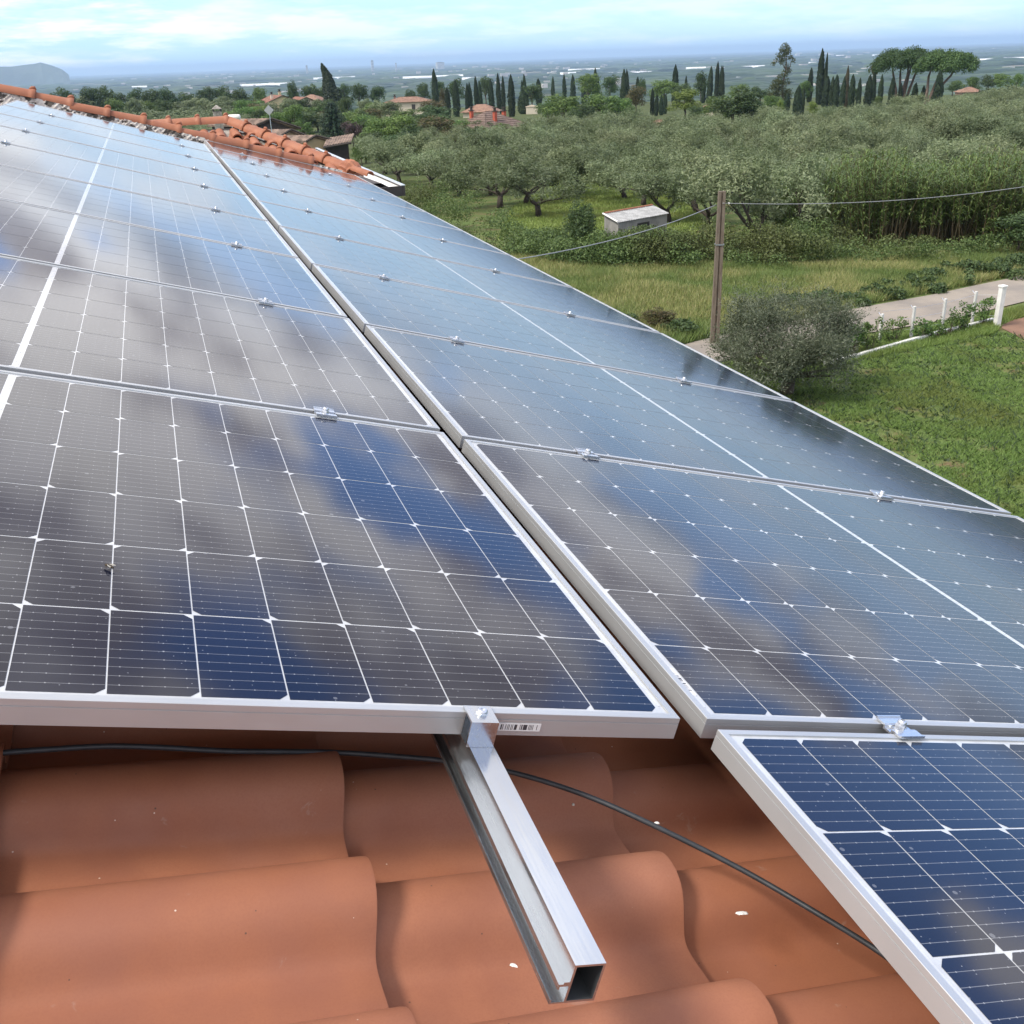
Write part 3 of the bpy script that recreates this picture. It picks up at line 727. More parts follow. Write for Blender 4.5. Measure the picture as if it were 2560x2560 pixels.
# cable on the tiles
def oncable(px, py, n):
    d = PM.T @ ray(px * 2560 / 1932, py * 2560 / 1932); c = PM.T @ CAM; t = (n - c[2]) / d[2]; return c + d * t
cpts = [(-60, 1432, -.150), (0, 1421, -.150), (90, 1414, -.150), (200, 1408, -.148), (300, 1410, -.146), (430, 1417, -.146), (540, 1418, -.148), (640, 1420, -.150), (760, 1428, -.142), (850, 1437, -.136),
        (965, 1457, -.128), (1100, 1499, -.122), (1230, 1556, -.120), (1400, 1641, -.128), (1560, 1734, -.128), (1650, 1790, -.130), (1720, 1840, -.130)]
cp = [Vector(oncable(*c)) for c in cpts]
def spline(P, k=6):
    out = []
    for i in range(len(P) - 1):
        a, b, c, d = P[max(i - 1, 0)], P[i], P[i + 1], P[min(i + 2, len(P) - 1)]
        for s in range(k):
            t = s / k; out.append(.5 * ((2 * b) + (c - a) * t + (2 * a - 5 * b + 4 * c - d) * t * t + (3 * b - a - 3 * c + d) * t ** 3))
    return out + [P[-1]]
MB().tube([W(*q) for q in spline(cp)], .0034, 10).build('power_cable', M_CABLE, smooth=True, label='thin black cable lying across the roof tiles under the rail', cat='cable')
# white flecks dropped on the tiles
def fleck(px, py, n, s, lab, mat, shape=0):
    q = oncable(px * 1932 / 2560, py * 1932 / 2560, n); r = random.Random(int(px)); m = MB(); K = 9; V = []
    for z, f in ((-.0005, 1), (.0012, .8), (.0020, .3)):
        for k in range(K):
            w = 2 * math.pi * k / K; rr_ = s * f * (1 + .35 * math.sin(w * 2 + px) * (1 if shape == 0 else 1.7)); V.append((rr_ * math.cos(w) * (1 if shape == 0 else .35), rr_ * math.sin(w), z))
    Fc = [tuple(range(2 * K, 3 * K))] + [(a * K + k, a * K + (k + 1) % K, (a + 1) * K + (k + 1) % K, (a + 1) * K + k) for a in range(2) for k in range(K)]
    m.add(V, Fc); m.build('debris_fleck', mat, mw=PMAT(*q) @ Matrix.Rotation(-.5, 4, 'X'), label=lab, cat='fleck')
fleck(1855, 2283, -.152, .0065, 'white paint fleck on the tile right of the rail', M_WHITE)
fleck(1284, 2414, -.165, .006, 'thin white splinter on the tile left of the rail', M_WHITE, 1)
fleck(1642, 2058, -.150, .003, 'tiny pale crumb beside the black cable', M_WHITE)
fleck(1433, 2012, -.149, .005, 'small grey bird dropping on the tile under the cable', M_WHITEMORTAR, 1)
fleck(1285, 2270, -.165, .004, 'white plastic shaving against the side of the rail', M_WHITE, 1)
# bee on the glass
q = oncable(273 * 1932 / 2560, 1420 * 1932 / 2560, -.0005)
bee = link(bpy.data.objects.new('bee', None)); bee.matrix_basis = PMAT(*q) @ Matrix.Rotation(2.4, 4, 'Z'); tag(bee, 'small brown striped bee resting on the front left solar panel', 'bee')
M_BEE = simple('bee_body', (.05, .035, .02), .7, var=.5, scale=900); M_WING = simple('bee_wing', (.35, .33, .28), .3, var=.1)
a = MB(); a.tube([(-.0070, 0, .0020), (-.0055, 0, .0025), (-.003, 0, .0030), (-.001, 0, .0026), (0, 0, .0022), (.002, 0, .0030), (.0042, 0, .0028), (.0052, 0, .0018), (.0064, 0, .0022), (.0074, 0, .0018)],
       [.0004, .0015, .0021, .0019, .0010, .0019, .0017, .0008, .0013, .0004], 10)
for s in (-1, 1):
    for x in (.0008, .002, .0034): a.tube([(x, s * .001, .002), (x + .0005, s * .003, .0022), (x - .0003, s * .0048, .0001)], .0002, 4)
    a.tube([(.0072, s * .0004, .0024), (.0088, s * .0012, .0032)], .00015, 4)
a.build('body', M_BEE, bee, smooth=True)
for s in (-1, 1): MB().add([(.003, s * .001, .0042), (-.001, s * .0048, .0046), (-.0058, s * .0052, .0042), (-.005, s * .0026, .0042), (.003, s * .001, .0044), (-.001, s * .0048, .0048), (-.0058, s * .0052, .0044), (-.005, s * .0026, .0044)],
     [(0, 1, 2, 3), (7, 6, 5, 4), (0, 4, 5, 1), (1, 5, 6, 2), (2, 6, 7, 3), (3, 7, 4, 0)]).build('wing', M_WING, bee)
#NEXT
# ------------------------------------------------------------------ foliage
def quads(Pn, Nn, size, aspect, rng, curl=.0):
    """a leaf shaped quad at every point; Nn = rough facing"""
    n = len(Pn); t = rng.normal(size=(n, 3)); t -= (t * Nn).sum(1, keepdims=True) * Nn; t /= np.linalg.norm(t, axis=1, keepdims=True) + 1e-9
    b = np.cross(Nn, t); s = size * rng.uniform(.6, 1.3, (n, 1))
    V = np.stack([Pn - t * s, Pn + b * s * aspect - t * s * .1, Pn + t * s, Pn - b * s * aspect + t * s * .05], 1).reshape(-1, 3)
    return V, np.arange(n * 4).reshape(n, 4)
def dirs(n, rng, zmin=-1):
    d = rng.normal(size=(n, 3)); d /= np.linalg.norm(d, axis=1, keepdims=True)
    d[:, 2] = np.where(d[:, 2] < zmin, -d[:, 2], d[:, 2]); return d
def blobs(cs, rs, n, size, aspect, rng, squash=.8, inner=.55, facing=.7):
    """leaf quads on lumpy shells of many small balls"""
    cs, rs = np.asarray(cs), np.asarray(rs); w = rs ** 2; k = rng.choice(len(cs), n, p=w / w.sum())
    d = dirs(n, rng, -.75); rad = rs[k][:, None] * (inner + (1 - inner) * rng.uniform(0, 1, (n, 1)) ** .45) * (1 + .10 * rng.normal(size=(n, 1)))
    Pn = cs[k] + d * rad * np.array([1, 1, squash]); Nn = d * facing + rng.normal(size=(n, 3)) * (1 - facing) * .8
    Nn /= np.linalg.norm(Nn, axis=1, keepdims=True); return quads(Pn, Nn, size, aspect, rng)
def crown_broad(seed, n=3600, lumps=34, size=.020, low=.0, aspect=.7, wide=.42):
    """unit tree crown: 1 wide, 1 high, base at 0"""
    rng = np.random.default_rng(seed); cs = []; rs = []
    for i in range(lumps):
        d = dirs(1, rng, -.55)[0]; q = rng.uniform(.35, 1)
        cs.append([d[0] * wide * q * .86, d[1] * wide * q * .86, low + (1 - low) * (.5 + .5 * d[2] * .80 * q)]); rs.append(rng.uniform(.09, .17))
    V, Fc = blobs(cs, rs, n, size, aspect, rng); return V, Fc
def trunk_mesh(seed, h=.5, r=.03, limbs=4, name='trunk', spread=.28):
    rg = random.Random(seed); m = MB(); m.tube([(0, 0, -.04), (.01, 0, h * .35), (-.01, .01, h)], [r, r * .8, r * .5], 7)
    for i in range(limbs):
        a = i * 6.28 / limbs + rg.random(); z = h * rg.uniform(.3, .8); q = rg.uniform(.6, 1) * spread
        m.tube([(0, 0, z), (math.cos(a) * q * .5, math.sin(a) * q * .5, z + .14), (math.cos(a) * q, math.sin(a) * q, z + .32)], [r * .55, r * .35, r * .12], 5)
    return m.me(name, True)
def cyp(seed, n=1700, brown=False):
    rng = np.random.default_rng(seed); z = rng.uniform(0, 1, n) ** .9; a = rng.uniform(0, 2 * np.pi, n)
    prof = np.interp(z, [0, .06, .25, .55, .8, .93, 1], [.30, .40, .48, .46, .33, .18, .03])
    lump = 1 + .10 * np.sin(a * 3 + z * 14 + seed) + .07 * rng.normal(size=n)
    R_ = prof * lump * rng.uniform(.75, 1, n)
    Pn = np.stack([np.cos(a) * R_, np.sin(a) * R_, z * .97], 1)
    Nn = np.stack([np.cos(a), np.sin(a), .35 + 0 * a], 1) + rng.normal(size=(n, 3)) * .4; Nn /= np.linalg.norm(Nn, axis=1, keepdims=True)
    t = np.stack([0 * a, 0 * a, 1 + 0 * a], 1) + rng.normal(size=(n, 3)) * .12; b = np.cross(Nn, t); b /= np.linalg.norm(b, axis=1, keepdims=True)
    s = rng.uniform(.6, 1.3, (n, 1))
    V = np.stack([Pn - t * .020 * s, Pn + b * .085 * s, Pn + t * .034 * s, Pn - b * .085 * s], 1).reshape(-1, 3)
    return V, np.arange(n * 4).reshape(n, 4)
def conifer(seed, n=9000):
    rng = np.random.default_rng(seed); P_ = []; N_ = []; T_ = []
    for tier in range(13):
        z = .06 + tier / 13 * .88; R_ = .60 * (1 - z) ** .8 + .03; nb = 12
        for k in range(nb):
            a = k * 2 * math.pi / nb + rng.uniform(-.3, .3); q = R_ * rng.uniform(.75, 1.1); m = int(n / 13 / nb * (.4 + 1.3 * (1 - z)))
            f = rng.uniform(.12, 1, m); x = np.stack([np.cos(a) * q * f, np.sin(a) * q * f, z + .07 * f - .10 * f ** 2 + rng.normal(size=m) * .012], 1) + rng.normal(size=(m, 3)) * .022
            P_.append(x); N_.append(np.tile([math.cos(a) * .3, math.sin(a) * .3, .9], (m, 1)))
    Pn = np.concatenate(P_); Nn = np.concatenate(N_) + rng.normal(size=(len(Pn), 3)) * .35; Nn /= np.linalg.norm(Nn, axis=1, keepdims=True)
    return quads(Pn, Nn, .026, .42, rng)
def olive_tree(seed, n=6200):
    """5 m wide, 3.2 m high: twisted open limbs, grey feathery crown"""
    rg = random.Random(seed); rng = np.random.default_rng(seed); m = MB(); tips = []
    h0 = rg.uniform(.5, .9); lean = Vector((rg.uniform(-.2, .2), rg.uniform(-.2, .2), 0))
    b = Vector((0, 0, 0)) + lean; m.tube([(0, 0, -.15), (lean.x * .3, lean.y * .3, h0 * .5), (b.x, b.y, h0)], [.19, .15, .13], 8)
    for i in range(rg.choice([3, 4, 4])):
        a = i * 6.28 / 4 + rg.uniform(-.4, .4); p = Vector((b.x, b.y, h0 - .1)); d = Vector((math.cos(a) * .75, math.sin(a) * .75, .8)); pts = [p.copy()]; rd = [.10]
        for s in range(5):
            d += Vector((rg.uniform(-.5, .5), rg.uniform(-.5, .5), rg.uniform(-.25, .35))); d.normalize(); p = p + d * rg.uniform(.32, .46); pts.append(p.copy()); rd.append(.10 * (1 - (s + 1) / 6.2))
            if s > 0:
                q = p.copy(); e = (d + Vector((rg.uniform(-1, 1), rg.uniform(-1, 1), rg.uniform(-.1, .8)))).normalized()
                tp = [q.copy(), q + e * .35, q + e * .7 + Vector((0, 0, .06))]; m.tube(tp, [.035, .022, .008], 5, False); tips.append(tp[-1])
        m.tube(pts, rd, 6, False); tips.append(p.copy())
    tr = m.me('trunk', True); tr.materials.append(M_DARKBARK)
    cs = []; rs = []
    for t in tips:
        for _ in range(2):
            cs.append([t.x * 1.15 + rg.uniform(-.35, .35), t.y * 1.15 + rg.uniform(-.35, .35), t.z + rg.uniform(-.1, .55)]); rs.append(rg.uniform(.36, .66))
    for _ in range(10):
        a = rg.uniform(0, 6.28); q = rg.uniform(.3, 2.1); cs.append([math.cos(a) * q, math.sin(a) * q, rg.uniform(1.6, 2.75) - .12 * q * q]); rs.append(rg.uniform(.35, .6))
    V, Fc = blobs(cs, rs, n, .085, .34, rng, .85, .35, .45)
    # upright shoots at the outline
    ns = 420; k = rng.integers(0, len(cs), ns); c = np.array(cs)[k]; d = dirs(ns, rng, 0); d[:, 2] = abs(d[:, 2]) + .5; d /= np.linalg.norm(d, axis=1, keepdims=True)
    st = c + d * np.array(rs)[k][:, None] * .9; sh = []
    for j in range(4): sh.append(st + d * .085 * j + np.array([0, 0, .03 * j]))
    sp = np.concatenate(sh); sn = rng.normal(size=sp.shape); sn /= np.linalg.norm(sn, axis=1, keepdims=True)
    V2, F2 = quads(sp, sn, .06, .3, rng)
    return tr, mesh('crown', np.concatenate([V, V2]), np.concatenate([Fc, F2 + len(V)]))
def lib(name, fn, mat, seeds, **k):
    out = []
    for s in seeds:
        V, Fc = fn(s, **k); m = mesh(name, V, Fc); m.materials.append(mat); out.append(m)
    return out
TR = [trunk_mesh(s) for s in range(3)]
for m in TR: m.materials.append(M_BARK)
CY = lib('foliage', cyp, M_CYP, range(6)); CYB = lib('foliage', cyp, M_CYPB, range(11, 13))
CON = lib('crown', conifer, M_CONIFER, range(20, 22))
LIBS = {'dark': lib('crown', crown_broad, M_DARKGREEN, range(30, 34)), 'green': lib('crown', crown_broad, M_GREEN, range(40, 44)),
        'bright': lib('crown', crown_broad, M_BRIGHT, range(50, 52)), 'brown': lib('crown', crown_broad, M_BROWNISH, range(60, 62)),
        'purple': lib('crown', crown_broad, M_PURPLE, range(70, 71)), 'silver': lib('crown', crown_broad, M_OLIVE, range(80, 83)),
        'cypress': CY, 'browncypress': CYB, 'conifer': CON}
CYT = MB().tube([(0, 0, -.03), (0, 0, .5), (0, 0, .9)], [.06, .035, .01], 6).me('trunk', True); CYT.materials.append(M_BARK)
NAMES = {'dark': 'broadleaf_tree', 'green': 'broadleaf_tree', 'bright': 'broadleaf_tree', 'brown': 'broadleaf_tree', 'purple': 'purple_leaved_tree', 'silver': 'olive_tree',
         'cypress': 'cypress_tree', 'browncypress': 'cypress_tree', 'conifer': 'conifer_tree'}
def put(kind, px, yt, yb, wpx, label, group=None, dist=None, lean=0):
    """a tree seen at column px between rows yt and yb, wpx wide (px of the 2560 frame)"""
    if dist is None:
        b = hit(px, yb)
        if hdist(b) > 420: dist = 340
    if dist is None: pass
    else: b = at(px, yb, dist); b.z = float(gz(b.x, b.y))
    r = hdist(b); top = at(px, yt, r); h = top.z - b.z; dep = (np.array(b) - CAM) @ RC[2]; w = wpx / F * dep
    o = empty(NAMES[kind], b, label=label, cat=NAMES[kind].replace('_', ' '), group=group)
    crown = rnd.choice(LIBS[kind]); cyl = 'cypress' in kind
    if not cyl and kind != 'conifer': w *= 1.18; h *= 1.04
    c = place(crown, 'crown', o, (0, 0, 0), rnd.random() * 6.28); c.scale = (w, w, h)
    t = place(CYT if cyl or kind == 'conifer' else rnd.choice(TR), 'trunk', o, (0, 0, 0)); t.scale = (w * .8, w * .8, h) if cyl or kind == 'conifer' else (w, w, h)
    if cyl: o.rotation_euler = (rnd.uniform(-.025, .025), rnd.uniform(-.035, .035), 0)
    return o

# ------------------------------------------------------------------ cypresses
row1 = [(1092, 171, 283, 17), (1121, 218, 296, 16), (1142, 200, 292, 19), (1170, 207, 290, 13), (1179, 205, 288, 12), (1194, 190, 288, 13), (1203, 201, 283, 12), (1230, 197, 281, 15), (1249, 183, 285, 13), (1260, 189, 287, 11), (1280, 186, 292, 19)]
for i, c in enumerate(row1): put('cypress', *c, 'dark cypress in the row behind the brown hip roof, %s from the left' % ords[i], 'cypress row behind the hip roofed house')
row2 = [(1306, 200, 262, 9), (1314, 185, 262, 11), (1309, 225, 285, 30), (1348, 196, 255, 17), (1382, 191, 250, 10), (1412, 185, 252, 11), (1433, 186, 262, 14), (1460, 195, 262, 14), (1487, 169, 262, 14), (1496, 187, 262, 7)]
for i, c in enumerate(row2): put('cypress', *c, 'dark cypress rising behind the broad green trees, %s from the left' % ords[i], 'cypresses behind the broad green trees')
row3 = [(1558, 173, 279, 18), (1569, 173, 262, 12), (1592, 191, 262, 12), (1630, 220, 288, 11), (1640, 235, 290, 12), (1653, 238, 288, 12), (1662, 235, 285, 12), (1686, 161, 262, 18), (1714, 189, 255, 9), (1757, 191, 258, 12), (1772, 166, 258, 15), (1791, 153, 258, 13), (1799, 164, 258, 10), (1806, 164, 258, 10)]
for i, c in enumerate(row3): put('cypress', *c, 'dark cypress above the bright green tree, number %s counted from the left' % (ords + ['thirteenth', 'fourteenth'])[i], 'cypresses around the bright green tree')
row4 = [(1965, 231, 284, 17), (1990, 214, 304, 24), (2002, 217, 296, 12), (2022, 169, 256, 15), (2046, 121, 262, 19), (2058, 132, 262, 10), (2061, 190, 268, 20), (2076, 191, 268, 14), (2088, 186, 268, 17), (2101, 191, 282, 15)]
for i, c in enumerate(row4): put('cypress', *c, 'dark cypress in the clump right of the eucalyptus, %s from the left' % ords[i], 'cypress clump by the eucalyptus')
put('browncypress', 2112, 164, 275, 12, 'browned half dead cypress among the green ones')
row5 = [(2125, 185, 280, 17), (2143, 194, 282, 13), (2166, 187, 277, 19), (2180, 180, 270, 14), (2197, 186, 273, 14), (2224, 191, 273, 16), (2247, 207, 272, 13), (2281, 207, 272, 18), (2305, 214, 272, 15), (2341, 175, 282, 24), (2327, 234, 282, 14)]
for i, c in enumerate(row5): put('cypress', *c, 'dark cypress under or beside the umbrella pines, %s from the left' % ords[i], 'cypresses under the umbrella pines')
for i, (x, y0, y1) in enumerate([(2231, 244, 272), (2264, 234, 272), (2198, 234, 272)]): put('cypress', x, y0, y1, 8, 'small young cypress at the foot of the umbrella pines, %s' % ['at the middle', 'at the right', 'at the left'][i], 'young cypresses')
# the tall crooked cypress by the yellow house
def tall_cypress():
    b = hit(838, 300); r = hdist(b); o = empty('cypress_tree', b, label='tall dark cypress with a curved tip right of the yellow house', cat='cypress tree')
    H = at(812, 160, r).z - b.z; pxm = r / F * 1.02; rg = np.random.default_rng(5); n = 5200; z = rg.uniform(0, 1, n) ** .85; a = rg.uniform(0, 6.283, n)
    prof = np.interp(z, [0, .2, .45, .65, .82, .93, 1], [20, 22, 18, 14, 10, 5.5, .5]) * pxm * (1 + .08 * np.sin(a * 3 + z * 11))
    R_ = prof * rg.uniform(.75, 1, n); off = np.interp(z, [0, .5, .8, 1], [0, -4, -9, -18]) * pxm
    sec = z < .55; shift = np.where((rg.random(n) < .35) & sec, 15 * pxm, 0)
    rt = RC[0][:2] / np.linalg.norm(RC[0][:2])
    Pn = np.stack([np.cos(a) * R_ + rt[0] * (off + shift), np.sin(a) * R_ + rt[1] * (off + shift), z * H], 1)
    Nn = np.stack([np.cos(a), np.sin(a), .3 + 0 * a], 1) + rg.normal(size=(n, 3)) * .4; Nn /= np.linalg.norm(Nn, axis=1, keepdims=True)
    V, Fc = quads(Pn, Nn, .30, .4, rg); obj('crown', mesh('crown', V, Fc), M_CYP, o); MB().tube([(0, 0, -.3), (0, 0, H * .4)], .25, 7).build('trunk', M_BARK, o)
tall_cypress()
put('conifer', 836, 248, 345, 88, 'broad dark layered conifer in front of the curved cypress')
# umbrella pines
def pine(px, yb, cx, wpx, yt, ylow, stems, label, seed):
    b = hit(px, yb); r = hdist(b); k = r / F * 1.03; o = empty('umbrella_pine', b, label=label, cat='pine tree', group='umbrella pines on the horizon')
    rt = np.array([RC[0][0], RC[0][1], 0]) / np.linalg.norm(RC[0][:2]); fw = np.array([-rt[1], rt[0], 0])
    cz = at(cx, (yt + ylow) / 2, r).z - b.z; topz = at(cx, yt, r).z - b.z; lowz = at(cx, ylow, r).z - b.z; dx = (cx - px) * k; Rw = wpx / 2 * k
    rng = np.random.default_rng(seed); cs = []; rs = []
    for i in range(120):
        a = rng.uniform(0, 6.283); q = rng.uniform(0, 1) ** .5; f = math.sqrt(max(0, 1 - q * q))
        z = lowz + (topz - lowz) * (.20 + .70 * f * rng.uniform(.45, 1))
        cs.append(rt * (dx + math.cos(a) * q * Rw * .90) + fw * math.sin(a) * q * Rw * .8 + np.array([0, 0, z])); rs.append(rng.uniform(.7, 1.15) * Rw * .24)
    V, Fc = blobs(cs, rs, 26000, .16, .55, rng, .75, .5, .55); obj('crown', mesh('crown', V, Fc), M_PINE, o)
    m = MB()
    for sx, tx in stems:
        s0 = rt * sx * k; s1 = rt * (dx + tx * k); rg = random.Random(int(tx) + 300)
        mid = (s0 * .55 + s1 * .45); m.tube([tuple(s0 + [0, 0, -.3]), tuple(mid * .9 + [0, 0, lowz * .55]), tuple(s1 * .85 + fw * rg.uniform(-1, 1) + [0, 0, lowz * 1.02]), tuple(s1 * 1.1 + fw * rg.uniform(-1.5, 1.5) + [0, 0, (lowz + topz) / 2])], [.34, .27, .2, .08], 8, False)
    m.build('trunk', M_PINEBARK, o, smooth=True)
pine(2246, 268, 2252, 142, 121, 190, [(-4, -25), (0, -8), (6, 12), (2, 4), (9, 30)], 'left umbrella pine with several bare pinkish stems', 3)
pine(2310, 273, 2345, 125, 125, 192, [(0, -30), (2, -5), (-3, 20)], 'right umbrella pine with a forked bare stem', 4)
# shaggy palm
b = hit(2172, 268); r = hdist(b); k = r / F; o = empty('palm_tree', b, label='tall thin palm with a ragged brown head left of the umbrella pines', cat='palm tree')
hz = at(2178, 172, r).z - b.z; MB().tube([(0, 0, 0), (.2, 0, hz * .5), (.45, 0, hz)], [.22, .17, .16], 8).build('trunk', M_PINEBARK, o, smooth=True)
rng = np.random.default_rng(9); V = []; Fc = []
for i in range(64):
    a = rng.uniform(0, 6.28); el = rng.uniform(-.9, 1.1); ln = rng.uniform(1.3, 2.0); p = np.array([.45, 0, hz + .2]); w = .16
    for s in range(4):
        d = np.array([math.cos(a) * math.cos(el), math.sin(a) * math.cos(el), math.sin(el)]); e = np.array([-math.sin(a), math.cos(a), 0]) * w * (1 - s / 5)
        q = p + d * ln / 4; bb = len(V); V += [p - e, p + e, q + e * .8, q - e * .8]; Fc.append((bb, bb + 1, bb + 2, bb + 3)); p = q; el -= .5
obj('frond_head', mesh('frond_head', V, Fc), M_BROWNISH, o)
# eucalyptus
def euc():
    b = hit(1958, 262); r = hdist(b); k = r / F * 1.02; o = empty('eucalyptus_tree', b, label='tall ragged eucalyptus with open clumps of foliage on the skyline', cat='eucalyptus tree')
    rt = np.array([RC[0][0], RC[0][1], 0]) / np.linalg.norm(RC[0][:2]); fw = np.array([-rt[1], rt[0], 0]); rng = np.random.default_rng(12)
    cl = [(1952, 122, 13), (1962, 127, 11), (1945, 135, 13), (1955, 140, 13), (1941, 150, 12), (1950, 155, 11), (1968, 145, 7), (1972, 153, 7), (1962, 168, 9), (1966, 178, 8), (1955, 185, 10), (1946, 198, 13), (1938, 212, 15), (1950, 216, 15), (1962, 205, 10), (1935, 228, 17), (1950, 235, 18), (1968, 238, 16), (1930, 245, 16), (1928, 160, 6)]
    cs = [rt * (x - 1958) * k + fw * rng.uniform(-1, 1) + np.array([0, 0, at(x, y, r).z - b.z]) for x, y, q in cl]; rs = [q * k * .85 for _, _, q in cl]
    V, Fc = blobs(cs, rs, 5200, .20, .4, rng, 1, .3, .4); obj('crown', mesh('crown', V, Fc), M_EUC, o)
    z = lambda y: at(1958, y, r).z - b.z
    m = MB(); m.tube([(0, 0, -.2), tuple(rt * -.5 + [0, 0, z(215)]), tuple(rt * .1 + [0, 0, z(170)]), tuple(rt * -.2 + [0, 0, z(130)])], [.30, .24, .16, .06], 8)
    m.tube([tuple([0, 0, z(190)]), tuple(rt * 1.0 + [0, 0, z(165)]), tuple(rt * 1.1 + [0, 0, z(150)])], [.12, .09, .04], 6); m.tube([tuple([0, 0, z(175)]), tuple(rt * -1.2 + [0, 0, z(150)])], [.12, .04], 6)
    m.build('trunk', M_PINEBARK, o, smooth=True)
euc()
# ------------------------------------------------------------------ other trees
T = [('dark', 300, 228, 285, 60), ('dark', 345, 215, 285, 60), ('dark', 175, 212, 300, 60), ('dark', 230, 216, 300, 70), ('dark', 275, 208, 300, 70), ('dark', 140, 226, 300, 50), ('dark', 390, 222, 290, 70), ('dark', 430, 216, 290, 70), ('dark', 475, 226, 290, 60),
     ('dark', 520, 212, 290, 70), ('dark', 565, 209, 288, 70), ('dark', 605, 218, 288, 60), ('green', 650, 216, 275, 60), ('dark', 775, 205, 272, 50), ('dark', 860, 205, 272, 60), ('dark', 900, 208, 275, 60), ('dark', 945, 214, 272, 55), ('dark', 800, 212, 268, 60), ('dark', 735, 200, 268, 40),
     ('dark', 1062, 206, 270, 44), ('dark', 1100, 195, 268, 44), ('dark', 1140, 192, 262, 52), ('dark', 1215, 190, 262, 50), ('dark', 1030, 222, 275, 40), ('brown', 1110, 220, 285, 18), ('dark', 1330, 205, 275, 60), ('dark', 1525, 182, 262, 50), ('green', 1470, 178, 270, 70), ('green', 1660, 195, 265, 80), ('dark', 1605, 193, 265, 30),
     ('dark', 1750, 172, 262, 34), ('dark', 1710, 205, 265, 60), ('green', 1850, 208, 262, 70), ('dark', 1900, 215, 262, 60), ('brown', 1558 + 32, 213, 290, 62), ('green', 2010, 200, 262, 40), ('silver', 1920, 262, 300, 60), ('green', 1930, 235, 290, 60), ('bright', 1950, 243, 292, 22), ('bright', 2030, 252, 296, 40), ('dark', 2070, 262, 296, 46), ('brown', 1960, 280, 325, 34),
     ('green', 2192, 240, 275, 34), ('green', 2290, 256, 276, 26), ('green', 2335, 238, 280, 30), ('green', 2430, 190, 232, 56), ('green', 2500, 180, 228, 50), ('green', 2540, 182, 228, 40), ('green', 2390, 200, 236, 50), ('dark', 2470, 186, 228, 46), ('green', 2580, 190, 232, 60), ('dark', 2130, 215, 268, 40), ('dark', 2380, 205, 240, 40)]
DW = {'dark': 'dark green', 'green': 'mid green', 'bright': 'bright yellow green', 'brown': 'rusty brown green', 'silver': 'silvery', 'purple': 'dark purple leaved'}
T2 = [('green', 1410, 232, 315, 120), ('green', 1370, 250, 312, 70), ('dark', 1470, 262, 318, 70), ('green', 1500, 230, 312, 100), ('green', 1545, 238, 310, 80), ('dark', 1440, 270, 320, 60), ('bright', 1712, 219, 300, 88), ('dark', 1750, 262, 312, 70), ('dark', 1830, 224, 325, 150), ('dark', 1880, 245, 322, 90), ('green', 1790, 235, 318, 90),
      ('green', 1850, 230, 320, 80), ('green', 700, 275, 345, 90), ('green', 620, 262, 330, 80), ('green', 740, 255, 345, 60), ('bright', 660, 262, 320, 60), ('brown', 1090, 288, 375, 130), ('green', 1010, 282, 372, 120), ('green', 950, 290, 372, 110), ('dark', 1040, 312, 388, 110), ('purple', 884, 300, 372, 62), ('dark', 990, 330, 395, 90), ('silver', 915, 335, 408, 70), ('green', 905, 360, 420, 50),
      ('green', 1110, 330, 392, 70), ('dark', 930, 325, 385, 60), ('bright', 900, 268, 300, 40), ('green', 760, 300, 352, 60), ('dark', 650, 268, 335, 50)]
for x in range(150, 1000, 38):
    T.append((rnd.choice(['silver', 'silver', 'green', 'dark', 'silver']), x + rnd.randint(-8, 8), rnd.randint(238, 256), rnd.randint(300, 318), rnd.randint(50, 80)))
for i in range(46):
    x = rnd.randint(560, 1260); y = rnd.randint(300, 392)
    if 780 < x < 900 and y > 335: y = 330
    if 1120 < x < 1330 and y < 345: y = 350
    T2.append((rnd.choice(['dark', 'green', 'green', 'dark', 'brown', 'silver']), x, y - rnd.randint(38, 58), y, rnd.randint(60, 110)))
def where_t(x):
    for lim, w in ((330, 'beyond the roof ridge at the far left'), (480, 'beyond the middle of the left roof ridge'), (640, 'left of the yellow house'), (790, 'behind the yellow house'), (960, 'between the curved cypress and the bungalow'), (1130, 'behind the cream bungalow'), (1320, 'behind the long cypress row'),
                   (1560, 'right of the long cypress row'), (1760, 'around the bright green tree'), (1920, 'left of the eucalyptus'), (2120, 'right of the eucalyptus'), (2360, 'at the feet of the umbrella pines')):
        if x < lim: return w
    return 'right of the umbrella pines'
cnt = {}; big = ords + ['thirteenth', 'fourteenth', 'fifteenth', 'sixteenth']
for k in sorted(T, key=lambda q: q[1]):
    w = where_t(k[1]); key = (k[0], w); n_ = cnt.get(key, 0); cnt[key] = n_ + 1
    put(*k, '%s tree %s, %s from the left' % (DW[k[0]], w, big[n_ % 16]), 'belt trees %s' % w)
cnt = {}
for k in sorted(T2, key=lambda q: q[1]):
    x = k[1]; where = 'left of the tall curved cypress' if x < 780 else 'behind the roof corner' if x < 1150 else 'in front of the cypress row' if x < 1600 else 'beside the small pinkish roof'
    n_ = cnt.get((k[0], where), 0); cnt[(k[0], where)] = n_ + 1
    put(*k, '%s broad tree %s, %s from the left' % (DW[k[0]], where, big[n_ % 16]), 'broad trees %s' % where)
